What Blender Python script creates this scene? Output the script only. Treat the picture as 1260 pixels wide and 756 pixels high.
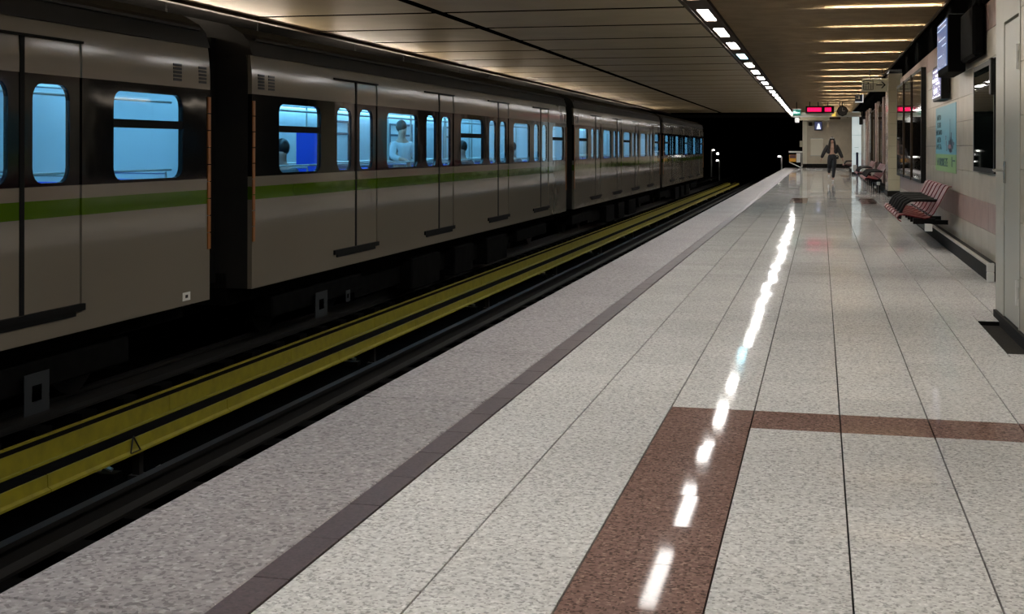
import bpy, bmesh, math, random
from mathutils import Vector, Matrix
random.seed(7)
C = bpy.context.scene.collection
for o in list(bpy.data.objects): bpy.data.objects.remove(o)
SC = bpy.context.scene

# ------------------------------------------------------------------ camera, world, exposure
cam_d = bpy.data.cameras.new('camera'); cam = bpy.data.objects.new('camera', cam_d); C.objects.link(cam)
cam_d.sensor_fit = 'HORIZONTAL'; cam_d.sensor_width = 36.0
cam_d.lens = 1577.5/1260*36
cam_d.shift_y = -(378-181.7)/1260
cam_d.clip_start = 0.05; cam_d.clip_end = 400
YAW, ROLL = 0.23633, -0.002
cam.matrix_world = Matrix.Translation((0.7097, -6.3079, 1.2707)) @ Matrix.Rotation(YAW, 4, 'Z') @ Matrix.Rotation(math.pi/2, 4, 'X') @ Matrix.Rotation(-ROLL, 4, 'Z')
SC.camera = cam
w = bpy.data.worlds.new('world'); SC.world = w; w.use_nodes = True
w.node_tree.nodes['Background'].inputs[0].default_value = (0.5, 0.45, 0.4, 1)
w.node_tree.nodes['Background'].inputs[1].default_value = 0.0015
SC.view_settings.view_transform = 'Standard'; SC.view_settings.look = 'None'
SC.view_settings.exposure = 0.0; SC.view_settings.gamma = 1.0
STRIP_E = 46.0      # ceiling strip lamps
SLOT_E = 110.0        # cross tubes over the slats
FAR_E = 55.0         # tubes above the opposite platform
TRAIN_E = 7.5       # train saloon lamps

# ------------------------------------------------------------------ helpers
def box(bm, x0, x1, y0, y1, z0, z1):
    v = [bm.verts.new(p) for p in ((x0,y0,z0),(x1,y0,z0),(x1,y1,z0),(x0,y1,z0),(x0,y0,z1),(x1,y0,z1),(x1,y1,z1),(x0,y1,z1))]
    for f in ((3,2,1,0),(4,5,6,7),(0,1,5,4),(1,2,6,5),(2,3,7,6),(3,0,4,7)): bm.faces.new([v[i] for i in f])
    return v
def B(*b):
    bm = bmesh.new()
    for q in (b if isinstance(b[0], (tuple, list)) else (b,)): box(bm, *q)
    return bm
def bevel(bm, w=0.005, seg=1):
    bmesh.ops.bevel(bm, geom=bm.edges[:], offset=w, segments=seg, affect='EDGES', profile=0.5, clamp_overlap=True)
    return bm
def tube(bm, pts, r, n=8, cap=True):
    pts = [Vector(p) for p in pts]; rings = []
    rr = r if isinstance(r, (list, tuple)) else [r]*len(pts)
    for i, p in enumerate(pts):
        d = (pts[min(i+1, len(pts)-1)] - pts[max(i-1, 0)]).normalized()
        a = d.orthogonal().normalized() if i == 0 else (rings[-1][1] - d*rings[-1][1].dot(d)).normalized()
        b = d.cross(a)
        rings.append(([bm.verts.new(p + (a*math.cos(2*math.pi*k/n) + b*math.sin(2*math.pi*k/n))*rr[i]) for k in range(n)], a))
    for i in range(len(rings)-1):
        A, Bq = rings[i][0], rings[i+1][0]
        for k in range(n): bm.faces.new((A[k], A[(k+1)%n], Bq[(k+1)%n], Bq[k]))
    if cap:
        bm.faces.new(rings[0][0][::-1]); bm.faces.new(rings[-1][0])
    return bm
def T(pts, r, n=8):
    return tube(bmesh.new(), pts, r, n)
def prism_y(bm, prof, y0, y1):            # prof in (x,z), extruded along y
    a = [bm.verts.new((x, y0, z)) for x, z in prof]; b = [bm.verts.new((x, y1, z)) for x, z in prof]
    n = len(prof)
    for i in range(n): bm.faces.new((a[i], a[(i+1)%n], b[(i+1)%n], b[i]))
    bm.faces.new(a[::-1]); bm.faces.new(b)
    return bm
def ribbon_y(bm, prof, y0, y1, t):        # open profile with thickness t
    P = [Vector((x, z)) for x, z in prof]; N = []
    for i in range(len(P)):
        d = (P[min(i+1, len(P)-1)] - P[max(i-1, 0)]).normalized(); N.append(Vector((-d.y, d.x)))
    prof2 = [(p.x, p.y) for p in P] + [(p.x+n.x*t, p.y+n.y*t) for p, n in reversed(list(zip(P, N)))]
    a = [bm.verts.new((x, y0, z)) for x, z in prof2]; b = [bm.verts.new((x, y1, z)) for x, z in prof2]
    n = len(prof2); m = n//2
    for i in range(n): bm.faces.new((a[i], a[(i+1)%n], b[(i+1)%n], b[i]))
    for i in range(m-1):
        for s, fl in ((a, True), (b, False)):
            q = [s[i], s[i+1], s[n-2-i], s[n-1-i]]
            bm.faces.new(q[::-1] if fl else q)
    return bm
def wloc(o):
    v = Vector((0, 0, 0))
    while o is not None: v += o.location; o = o.parent
    return v
def obj(name, bm, mat, parent=None, smooth=False, world=True):
    me = bpy.data.meshes.new(name)
    if parent is not None and world:
        bmesh.ops.translate(bm, verts=bm.verts[:], vec=-wloc(parent))
    bmesh.ops.recalc_face_normals(bm, faces=bm.faces[:])
    bm.to_mesh(me); bm.free()
    if smooth:
        for p in me.polygons: p.use_smooth = True
    for m in (mat if isinstance(mat, (list, tuple)) else [mat]): me.materials.append(m)
    o = bpy.data.objects.new(name, me); C.objects.link(o)
    if parent is not None: o.parent = parent
    return o
def thing(name, label, cat, loc=(0, 0, 0), group=None):
    o = bpy.data.objects.new(name, None); o.empty_display_size = 0.1; C.objects.link(o); o.location = loc
    return tag(o, label, cat, group)
def tag(o, label, cat, group=None):
    o['label'] = label; o['category'] = cat
    if group: o['group'] = group
    return o
def struct(name, bm, mat, parent=None):
    o = obj(name, bm, mat, parent)
    if parent is None: o['kind'] = 'structure'
    return o
def inst(name, me, parent, loc, rot=(0, 0, 0)):
    o = bpy.data.objects.new(name, me); C.objects.link(o); o.parent = parent
    o.location = Vector(loc) - wloc(parent); o.rotation_euler = rot
    return o
def mesh_of(name, bm, mat):
    me = bpy.data.meshes.new(name); bmesh.ops.recalc_face_normals(bm, faces=bm.faces[:]); bm.to_mesh(me); bm.free(); me.materials.append(mat); return me
def copy_tree(o, parent=None, loc=None):
    c = o.copy(); C.objects.link(c); c.parent = parent
    if loc is not None: c.location = loc
    for ch in list(o.children): copy_tree(ch, c)
    return c
def text(name, body, size, mat, parent, M, ext=0.002):
    cu = bpy.data.curves.new(name, 'FONT'); cu.body = body; cu.size = size; cu.extrude = ext
    cu.align_x = 'CENTER'; cu.align_y = 'CENTER'; cu.resolution_u = 2
    t = bpy.data.objects.new('tmp', cu); C.objects.link(t)
    dg = bpy.context.evaluated_depsgraph_get(); me = bpy.data.meshes.new_from_object(t.evaluated_get(dg))
    bpy.data.objects.remove(t)
    me.transform(M); me.transform(Matrix.Translation(-wloc(parent)))
    me.name = name; me.materials.clear(); me.materials.append(mat)
    o = bpy.data.objects.new(name, me); C.objects.link(o); o.parent = parent
    return o
def rrect(y0, y1, z0, z1, r, n=4):
    out = []
    for cy, cz, a0 in ((y1-r, z1-r, 0), (y0+r, z1-r, 90), (y0+r, z0+r, 180), (y1-r, z0+r, 270)):
        for k in range(n+1):
            a = math.radians(a0 + 90*k/n); out.append((cy + r*math.cos(a), cz + r*math.sin(a)))
    return out
def plate_x(x, outer, holes=(), t=0.03):   # plate in the y-z plane at x, with holes, thickness t going to -x
    bm = bmesh.new(); E = []
    for loop in [outer] + list(holes):
        v = [bm.verts.new((x, a, b)) for a, b in loop]
        for i in range(len(v)): E.append(bm.edges.new((v[i], v[(i+1) % len(v)])))
    bmesh.ops.triangle_fill(bm, use_beauty=True, use_dissolve=False, edges=E, normal=(1, 0, 0))
    r = bmesh.ops.extrude_face_region(bm, geom=bm.faces[:])
    bmesh.ops.translate(bm, verts=[g for g in r['geom'] if isinstance(g, bmesh.types.BMVert)], vec=(-t, 0, 0))
    return bm
def crown(bm, z0=1.92, k=0.20, n=12, z1=2.27):
    """lean the top of a car side inwards in a soft curve"""
    for i in range(n+1):
        z = z0+(z1-z0)*i/n-1e-4
        bmesh.ops.bisect_plane(bm, geom=bm.verts[:]+bm.edges[:]+bm.faces[:], plane_co=(0, 0, z), plane_no=(0, 0, 1))
    for v in bm.verts:
        if v.co.z > z0: v.co.x -= k*(v.co.z-z0)**2
    return bm
def rect(y0, y1, z0, z1): return [(y0, z0), (y1, z0), (y1, z1), (y0, z1)]

# ------------------------------------------------------------------ materials
def mat(name, col, rough=0.5, metal=0.0, spec=0.5, emit=None, es=0.0):
    m = bpy.data.materials.new(name); m.use_nodes = True
    b = m.node_tree.nodes['Principled BSDF']
    b.inputs['Base Color'].default_value = (*col, 1); b.inputs['Roughness'].default_value = rough
    b.inputs['Metallic'].default_value = metal; b.inputs['Specular IOR Level'].default_value = spec
    if emit: b.inputs['Emission Color'].default_value = (*emit, 1); b.inputs['Emission Strength'].default_value = es
    return m
def N(m, t, **kw):
    n = m.node_tree.nodes.new(t)
    for k, v in kw.items(): setattr(n, k, v)
    return n
def L(m, a, b): m.node_tree.links.new(a, b)
def noisy(m, col2, scale=40, lo=0.4, hi=0.6, bump=0.0, detail=3, rough2=None, bscale=None):
    nt = m.node_tree; b = nt.nodes['Principled BSDF']
    g = N(m, 'ShaderNodeNewGeometry'); n = N(m, 'ShaderNodeTexNoise'); n.inputs['Scale'].default_value = scale; n.inputs['Detail'].default_value = detail
    L(m, g.outputs['Position'], n.inputs['Vector'])
    r = N(m, 'ShaderNodeValToRGB'); r.color_ramp.elements[0].position = lo; r.color_ramp.elements[1].position = hi
    r.color_ramp.elements[0].color = (*b.inputs['Base Color'].default_value[:3], 1); r.color_ramp.elements[1].color = (*col2, 1)
    L(m, n.outputs['Fac'], r.inputs['Fac']); L(m, r.outputs['Color'], b.inputs['Base Color'])
    if bump:
        bp = N(m, 'ShaderNodeBump'); bp.inputs['Strength'].default_value = bump; bp.inputs['Distance'].default_value = 0.01
        L(m, n.outputs['Fac'], bp.inputs['Height']); L(m, bp.outputs['Normal'], b.inputs['Normal'])
    return m
def granite(name, base, dark, light, rough, cell=(0.4, 0.4), tint=0.06, bump=0.0, sc=1.0, patch=0.1, spec=0.5, rvar=0.04):
    """speckled stone: fine crystals, dark specks, a slow tone drift and a tone of its own for each slab"""
    m = mat(name, base, rough, spec=spec); b = m.node_tree.nodes['Principled BSDF']
    g = N(m, 'ShaderNodeNewGeometry')
    vo = N(m, 'ShaderNodeTexVoronoi'); vo.inputs['Scale'].default_value = 110*sc; L(m, g.outputs['Position'], vo.inputs['Vector'])
    sep = N(m, 'ShaderNodeSeparateColor'); L(m, vo.outputs['Color'], sep.inputs['Color'])
    r = N(m, 'ShaderNodeValToRGB'); e = r.color_ramp.elements
    e[0].position = 0.0; e[0].color = (*dark, 1); e[1].position = 1.0; e[1].color = (*light, 1)
    for p_, c_ in ((0.16, dark), (0.24, base), (0.8, base)):
        q = e.new(p_); q.color = (*c_, 1)
    L(m, sep.outputs['Red'], r.inputs['Fac'])
    n1 = N(m, 'ShaderNodeTexNoise'); n1.inputs['Scale'].default_value = 45*sc; n1.inputs['Detail'].default_value = 4; L(m, g.outputs['Position'], n1.inputs['Vector'])
    n2 = N(m, 'ShaderNodeTexNoise'); n2.inputs['Scale'].default_value = 0.9; n2.inputs['Detail'].default_value = 2; L(m, g.outputs['Position'], n2.inputs['Vector'])
    dv = N(m, 'ShaderNodeVectorMath', operation='DIVIDE'); L(m, g.outputs['Position'], dv.inputs[0]); dv.inputs[1].default_value = (cell[0], cell[1], 50)
    ad = N(m, 'ShaderNodeVectorMath', operation='ADD'); L(m, dv.outputs[0], ad.inputs[0]); ad.inputs[1].default_value = (0, 0, 0.5)
    fl = N(m, 'ShaderNodeVectorMath', operation='FLOOR'); L(m, ad.outputs[0], fl.inputs[0])
    wn = N(m, 'ShaderNodeTexWhiteNoise'); L(m, fl.outputs[0], wn.inputs['Vector'])
    def lin(src, k, c):
        a = N(m, 'ShaderNodeMath', operation='MULTIPLY_ADD'); L(m, src, a.inputs[0]); a.inputs[1].default_value = k; a.inputs[2].default_value = c; return a.outputs[0]
    mul1 = N(m, 'ShaderNodeMath', operation='MULTIPLY'); L(m, lin(n1.outputs['Fac'], 1.0, 0.5), mul1.inputs[0]); L(m, lin(wn.outputs['Value'], tint, 1-tint/2), mul1.inputs[1])
    mul2 = N(m, 'ShaderNodeMath', operation='MULTIPLY'); L(m, mul1.outputs[0], mul2.inputs[0]); L(m, lin(n2.outputs['Fac'], patch*2, 1-patch), mul2.inputs[1])
    sc_ = N(m, 'ShaderNodeVectorMath', operation='SCALE'); L(m, r.outputs['Color'], sc_.inputs[0]); L(m, mul2.outputs[0], sc_.inputs['Scale'])
    L(m, sc_.outputs[0], b.inputs['Base Color'])
    rr = lin(n1.outputs['Fac'], rvar*2, rough-rvar); L(m, rr, b.inputs['Roughness'])
    if bump:
        bp = N(m, 'ShaderNodeBump'); bp.inputs['Strength'].default_value = bump; bp.inputs['Distance'].default_value = 0.004
        L(m, n1.outputs['Fac'], bp.inputs['Height']); L(m, bp.outputs['Normal'], b.inputs['Normal'])
    return m
M = {}
M['tile'] = granite('pale_granite', (0.57, 0.56, 0.54), (0.36, 0.35, 0.34), (0.68, 0.67, 0.65), 0.05, tint=0.10, patch=0.05, spec=0.008, rvar=0.02)
M['red'] = granite('red_granite', (0.205, 0.128, 0.108), (0.10, 0.066, 0.058), (0.31, 0.21, 0.175), 0.05, tint=0.1, spec=0.008, rvar=0.02)
M['edge'] = granite('rough_granite', (0.285, 0.26, 0.26), (0.16, 0.145, 0.146), (0.42, 0.395, 0.395), 0.6, cell=(5, 1.5), tint=0.1, bump=0.5, sc=0.7, patch=0.16)
M['strip'] = granite('border_stone', (0.088, 0.064, 0.069), (0.06, 0.047, 0.05), (0.115, 0.088, 0.092), 0.42, tint=0.12)
M['joint'] = mat('grout', (0.035, 0.033, 0.03), 0.9)
M['plinth'] = noisy(mat('dark_granite', (0.010, 0.0095, 0.009), 0.7, spec=0.12), (0.022, 0.02, 0.018), 60, bump=0.0)
M['wall'] = noisy(mat('wall_tile', (0.40, 0.36, 0.29), 0.3), (0.46, 0.415, 0.34), 3)
M['pink'] = noisy(mat('pink_tile', (0.30, 0.205, 0.18), 0.35), (0.35, 0.24, 0.21), 6)
M['concrete'] = noisy(mat('dark_concrete', (0.03, 0.029, 0.027), 0.9), (0.05, 0.047, 0.043), 5)
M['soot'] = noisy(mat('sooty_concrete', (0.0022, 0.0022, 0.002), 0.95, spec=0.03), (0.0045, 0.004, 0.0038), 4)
M['ceil'] = noisy(mat('ceiling_panel', (0.39, 0.315, 0.19), 0.5), (0.44, 0.355, 0.22), 1.2)
M['void'] = mat('ceiling_void', (0.003, 0.003, 0.003), 0.95, spec=0.0)
M['slat'] = noisy(mat('bronze_slat', (0.32, 0.235, 0.13), 0.5, 0.1), (0.39, 0.285, 0.16), 2.5)
M['trim'] = mat('brown_trim', (0.05, 0.034, 0.022), 0.7, 0.0, spec=0.1)
M['alu'] = mat('aluminium', (0.55, 0.54, 0.5), 0.35, 0.7)
M['steel'] = mat('steel', (0.5, 0.5, 0.5), 0.25, 0.9)
M['rail'] = mat('rail_steel', (0.014, 0.013, 0.012), 0.5, 0.5)
M['black'] = mat('black_plastic', (0.008, 0.008, 0.008), 0.45, spec=0.2)
M['rubber'] = mat('rubber', (0.005, 0.005, 0.005), 0.8, spec=0.15)
M['yellow'] = noisy(mat('yellow_cover', (0.235, 0.205, 0.008), 0.55), (0.175, 0.15, 0.008), 7, 0.35, 0.7)
M['lamp'] = mat('strip_lamp', (0.8, 0.8, 0.8), 0.5, emit=(1.0, 0.965, 0.92), es=STRIP_E)
M['lamp_blue'] = mat('failing_lamp', (0.8, 0.8, 0.8), 0.5, emit=(0.42, 0.85, 1.0), es=STRIP_E*0.28)
M['slot'] = mat('cross_lamp', (0.8, 0.8, 0.8), 0.5, emit=(1.0, 0.95, 0.86), es=SLOT_E)
M['slot_dim'] = mat('cross_lamp_dim', (0.8, 0.8, 0.8), 0.5, emit=(1.0, 0.93, 0.80), es=SLOT_E*0.45)
M['far_lamp'] = mat('far_lamp', (0.8, 0.8, 0.8), 0.5, emit=(1.0, 0.85, 0.68), es=FAR_E)
M['end_tile'] = noisy(mat('end_tile', (0.60, 0.52, 0.40), 0.4), (0.66, 0.58, 0.45), 2)
M['board'] = mat('board_cream', (0.85, 0.80, 0.66), 0.5)
M['door'] = mat('grey_green_paint', (0.34, 0.335, 0.28), 0.33)
M['frame_paint'] = mat('frame_paint', (0.40, 0.39, 0.33), 0.35)
M['dglass'] = mat('dark_glass', (0.006, 0.009, 0.008), 0.02, spec=0.35)
M['matt_black'] = mat('matt_black', (0.005, 0.005, 0.005), 0.9, spec=0.04)
M['seat'] = noisy(mat('red_seat_metal', (0.105, 0.006, 0.010), 0.4, spec=0.25), (0.135, 0.009, 0.013), 30)
M['white'] = mat('white_paint', (0.7, 0.7, 0.67), 0.4)
M['cream'] = mat('cream_paint', (0.56, 0.51, 0.36), 0.5)
M['bronze_mirror'] = mat('bronze_mirror', (0.018, 0.015, 0.012), 0.035, 0.0, spec=0.5)
M['marble'] = noisy(mat('marble', (0.34, 0.27, 0.24), 0.2), (0.44, 0.37, 0.33), 8)
# --- train materials
def livery():
    m = mat('train_livery', (0.3, 0.28, 0.24), 0.07); b = m.node_tree.nodes['Principled BSDF']
    g = N(m, 'ShaderNodeNewGeometry'); s = N(m, 'ShaderNodeSeparateXYZ'); L(m, g.outputs['Position'], s.inputs[0])
    f = N(m, 'ShaderNodeMath', operation='MULTIPLY_ADD'); L(m, s.outputs['Z'], f.inputs[0]); f.inputs[1].default_value = 0.25; f.inputs[2].default_value = 0.25
    body, green, blk = (0.20, 0.176, 0.14, 1), (0.055, 0.11, 0.002, 1), (0.006, 0.006, 0.006, 1)
    r = N(m, 'ShaderNodeValToRGB'); r.color_ramp.interpolation = 'CONSTANT'; e = r.color_ramp.elements
    e[0].position = 0; e[0].color = body; e[1].position = (0.69+1)/4; e[1].color = green
    for z, c in ((0.83, body), (0.94, blk), (1.84, body)):
        q = e.new((z+1)/4); q.color = c
    L(m, f.outputs[0], r.inputs['Fac']); L(m, r.outputs['Color'], b.inputs['Base Color'])
    r2 = N(m, 'ShaderNodeValToRGB'); r2.color_ramp.interpolation = 'CONSTANT'; e = r2.color_ramp.elements
    e[0].position = 0; e[0].color = (0.07,)*3+(1,); e[1].position = (0.94+1)/4; e[1].color = (0.06,)*3+(1,)
    q = e.new((1.84+1)/4); q.color = (0.14,)*3+(1,)
    L(m, f.outputs[0], r2.inputs['Fac']); L(m, r2.outputs['Color'], b.inputs['Roughness'])
    r3 = N(m, 'ShaderNodeValToRGB'); r3.color_ramp.interpolation = 'CONSTANT'; e = r3.color_ramp.elements
    e[0].position = 0; e[0].color = (0.55,)*3+(1,); e[1].position = (0.94+1)/4; e[1].color = (0.22,)*3+(1,)
    q = e.new((1.84+1)/4); q.color = (0.5,)*3+(1,)
    L(m, f.outputs[0], r3.inputs['Fac']); L(m, r3.outputs['Color'], b.inputs['Specular IOR Level'])
    n = N(m, 'ShaderNodeTexNoise'); n.inputs['Scale'].default_value = 1.6; L(m, g.outputs['Position'], n.inputs['Vector'])
    bp = N(m, 'ShaderNodeBump'); bp.inputs['Strength'].default_value = 0.06; bp.inputs['Distance'].default_value = 0.05
    L(m, n.outputs['Fac'], bp.inputs['Height']); L(m, bp.outputs['Normal'], b.inputs['Normal'])
    return m
M['livery'] = livery()
M['roof'] = noisy(mat('train_roof', (0.010, 0.0095, 0.009), 0.6), (0.015, 0.014, 0.012), 3)
M['under'] = noisy(mat('underframe', (0.003, 0.003, 0.003), 0.95, spec=0.05), (0.005, 0.005, 0.005), 6)
M['inner'] = mat('saloon_panel', (0.72, 0.74, 0.74), 0.45)
M['inner_dark'] = mat('saloon_dark', (0.03, 0.05, 0.09), 0.4)
M['inner_floor'] = mat('saloon_floor', (0.12, 0.14, 0.16), 0.6)
M['blue'] = mat('blue_panel', (0.01, 0.06, 0.55), 0.4)
M['saloon_lamp'] = mat('saloon_lamp', (0.8, 0.8, 0.8), 0.5, emit=(0.34, 0.74, 1.0), es=TRAIN_E)
M['amber'] = mat('amber_guard', (0.26, 0.09, 0.012), 0.5)
def glass():
    m = bpy.data.materials.new('window_glass'); m.use_nodes = True; nt = m.node_tree
    nt.nodes.remove(nt.nodes['Principled BSDF']); out = nt.nodes['Material Output']
    t = N(m, 'ShaderNodeBsdfTransparent'); t.inputs[0].default_value = (0.72, 0.9, 1.0, 1)
    g = N(m, 'ShaderNodeBsdfGlossy'); g.inputs['Roughness'].default_value = 0.02; g.inputs[0].default_value = (0.9, 0.9, 0.9, 1)
    lw = N(m, 'ShaderNodeLayerWeight'); pw = N(m, 'ShaderNodeMath', operation='POWER'); L(m, lw.outputs['Facing'], pw.inputs[0]); pw.inputs[1].default_value = 5.0
    f = N(m, 'ShaderNodeMath', operation='MULTIPLY_ADD'); L(m, pw.outputs[0], f.inputs[0]); f.inputs[1].default_value = 0.6; f.inputs[2].default_value = 0.03
    mx = N(m, 'ShaderNodeMixShader'); L(m, f.outputs[0], mx.inputs[0]); L(m, t.outputs[0], mx.inputs[1]); L(m, g.outputs[0], mx.inputs[2]); L(m, mx.outputs[0], out.inputs[0])
    return m
M['glass'] = glass()
# people
M['skin'] = mat('skin', (0.50, 0.30, 0.22), 0.5)
M['jacket'] = noisy(mat('black_jacket', (0.012, 0.011, 0.012), 0.6), (0.02, 0.018, 0.02), 30)
M['jeans'] = noisy(mat('black_jeans', (0.010, 0.011, 0.014), 0.75), (0.016, 0.018, 0.024), 40)
M['top'] = mat('tan_top', (0.45, 0.27, 0.20), 0.7)
M['hair'] = noisy(mat('dark_hair', (0.012, 0.009, 0.008), 0.4), (0.03, 0.02, 0.015), 60)
M['shoe'] = mat('white_shoe', (0.75, 0.74, 0.72), 0.5)
M['lips'] = mat('lips', (0.35, 0.10, 0.09), 0.4)
M['shirt_white'] = mat('white_shirt', (0.6, 0.62, 0.65), 0.7)
M['coat_brown'] = mat('brown_coat', (0.12, 0.07, 0.06), 0.8)
M['coat_grey'] = mat('grey_coat', (0.10, 0.11, 0.12), 0.8)

# ------------------------------------------------------------------ camera projection (only used to sort which tiles are in view)
camI = cam.matrix_world.inverted()
def px(x, y, z):
    q = camI @ Vector((x, y, z))
    if q.z > -0.1: return None
    return (630 - 1577.5*q.x/q.z, 181.7 + 1577.5*q.y/q.z, -q.z)
def inframe(x, y, z, m=60):
    q = px(x, y, z); return q is not None and -m < q[0] < 1260+m and -m < q[1] < 756+m

# ================================================================== PLATFORM FLOOR
YN, YF = -9.0, 79.0
PIT = (1.84, 2.13, 2.0, 3.67)       # recess in front of the service door: x0,y0,x1,y1
floor = struct('floor', B(-1.50, 3.2, YN, YF, -0.30, -0.055), M['joint'])
def tile_mesh(name, w_, l_, m, h=0.04):
    return mesh_of(name, bevel(B(-w_/2, w_/2, -l_/2, l_/2, -h, 0), 0.0015), m)
me_t = tile_mesh('floor_tile', 0.3945, 0.3985, M['tile']); me_r = tile_mesh('red_tile', 0.3945, 0.3985, M['red'])
cells = []; ystart = int(round(YN/0.4))
for r in range(ystart, int(YF/0.4)):
    for c in range(-2, 7):
        x, y = c*0.4+0.2, r*0.4+0.2
        if x > 1.8 and 2.1 < y < 3.7 and x < 2.05: continue
        if c >= 5 and y < 3.95: continue
        red = (c == 0 and r < 0) or (c >= 0 and r == -1)
        if c in (0, 4) and (60 <= r <= 67 or 131 <= r <= 141): red = True
        d = (Vector((x, y, 0))-cam.location).length
        cells.append((0 if inframe(x, y, 0) else 1, d, x, y, red))
cells.sort()
def tilt(): return (random.uniform(-1, 1)*0.003, random.uniform(-1, 1)*0.002, 0)
rest = {False: bmesh.new(), True: bmesh.new()}; n_ = {False: 0, True: 0}
for vis, d, x, y, red in cells:
    if not vis and n_[red] < (290 if not red else 60):
        n_[red] += 1
        inst('red_tile' if red else 'floor_tile', me_r if red else me_t, floor, (x, y, 0), tilt())
    else:
        tx, ty, _ = tilt(); a, b_ = 0.197, 0.199
        bm = rest[red]
        v = [bm.verts.new((x+sx*a, y+sy*b_, ty*sx*a - tx*sy*b_)) for sx, sy in ((-1,-1),(1,-1),(1,1),(-1,1))]
        u = [bm.verts.new((x+sx*a, y+sy*b_, -0.05)) for sx, sy in ((-1,-1),(1,-1),(1,1),(-1,1))]
        bm.faces.new(v)
        for i in range(4): bm.faces.new((u[i], u[(i+1)%4], v[(i+1)%4], v[i]))
for red in (False, True):
    o = obj('red_tiles_far' if red else 'floor_tiles_far', rest[red], M['red' if red else 'tile'], floor); o['kind'] = 'stuff'
# narrow remainder tiles beside the wall near the service door and around the recess
obj('recess_shade', B(1.838, 2.0, 3.668, 3.682, -0.055, -0.001), M['rubber'], floor)  # dark strip painting the shade on the far side of the recess
obj('recess_stone', B(1.835, 2.02, 2.12, 3.68, -0.055, -0.030), M['plinth'], floor)
# thin dark joint lines that close the far red fields
for y in (23.98, 27.2):
    obj('joint_strip', B(0.4, 1.6, y-0.05, y+0.05, -0.02, 0.003), M['strip'], floor)
# rough granite edge slabs
es = mesh_of('edge_slab', bevel(B(-0.318, 0.318, -0.748, 0.748, -0.12, 0), 0.006), M['edge'])
k = 0; y = -3.13-1.5*4
while y < YF-0.5:
    inst('edge_slab', es, floor, (-1.241, y+0.75, 0.0), (random.uniform(-1,1)*0.001, random.uniform(-1,1)*0.002, 0)); y += 1.5
bs = mesh_of('border_tile', bevel(B(-0.0575, 0.0575, -0.199, 0.199, -0.05, 0), 0.002), M['strip'])
for r in range(ystart, int(YF/0.4)):
    inst('border_tile', bs, floor, (-0.864, r*0.4+0.2, random.uniform(-1, 1)*0.0006))
# cut tiles that fit round the recess
cm = {}
for (a, b, c, d) in ((1.6027, 1.834, 2.0, 2.3985), (1.6027, 1.834, 2.4, 2.7985), (1.6027, 1.834, 2.8, 3.1985), (1.6027, 1.834, 3.2, 3.5985), (1.6027, 1.834, 3.6, 3.9985), (1.838, 2.0, 3.684, 3.9985), (1.838, 2.0, 2.0, 2.116)):
    obj('cut_tile', bevel(B(a, b, c, d, -0.05, 0), 0.0015), M['tile'], floor)
# remove the cells that the cut tiles replaced (column 4, rows 5..9)
for o in [o for o in floor.children if o.name.startswith('floor_tile') and abs(o.location.x-1.8) < 0.01 and 2.0 < o.location.y < 4.0]:
    bpy.data.objects.remove(o)

# platform front wall, track bed
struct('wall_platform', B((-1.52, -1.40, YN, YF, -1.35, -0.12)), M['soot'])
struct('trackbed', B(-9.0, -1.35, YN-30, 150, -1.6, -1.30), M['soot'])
struct('floor_opposite', B(-13.0, -8.08, -30, YF, -1.35, 0.0), M['concrete'])
struct('wall_opposite', B(-13.3, -13.0, -30, 150, -1.6, 4.0), M['concrete'])
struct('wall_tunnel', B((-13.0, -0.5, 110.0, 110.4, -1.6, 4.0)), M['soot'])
struct('wall_rear', B((-1.5, 3.2, YN-0.3, YN, -0.3, 4.0)), M['wall'])

# running rails
def rail_bm(x, y0, y1, z=-0.94):
    bm = bmesh.new()
    prism_y(bm, [(x-0.075, z-0.17), (x+0.075, z-0.17), (x+0.075, z-0.15), (x+0.012, z-0.13), (x+0.012, z-0.04), (x+0.036, z-0.03), (x+0.036, z), (x-0.036, z), (x-0.036, z-0.03), (x-0.012, z-0.04), (x-0.012, z-0.13), (x-0.075, z-0.15)], y0, y1)
    return bm
for x, lab in ((-2.27, 'steel running rail closest to the platform edge'), (-3.71, 'steel running rail of the empty track beside the yellow covers'), (-5.88, 'steel running rail under the near side of the train'), (-7.32, 'steel running rail under the far side of the train')):
    r = obj('running_rail', rail_bm(x, -12, 100), M['rail']); tag(r, lab, 'rail')
for xc, lab in ((-2.99, 'dark sleepers of the empty track in the shadow below the platform'), (-6.6, 'dark sleepers hidden under the train')):
    sl = bmesh.new()
    for i in range(138):
        y = -8+i*0.7
        box(sl, xc-0.92, xc+0.92, y, y+0.24, -1.305, -1.112)
    o = obj('sleepers', sl, M['soot']); tag(o, lab, 'sleepers'); o['kind'] = 'stuff'

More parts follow.
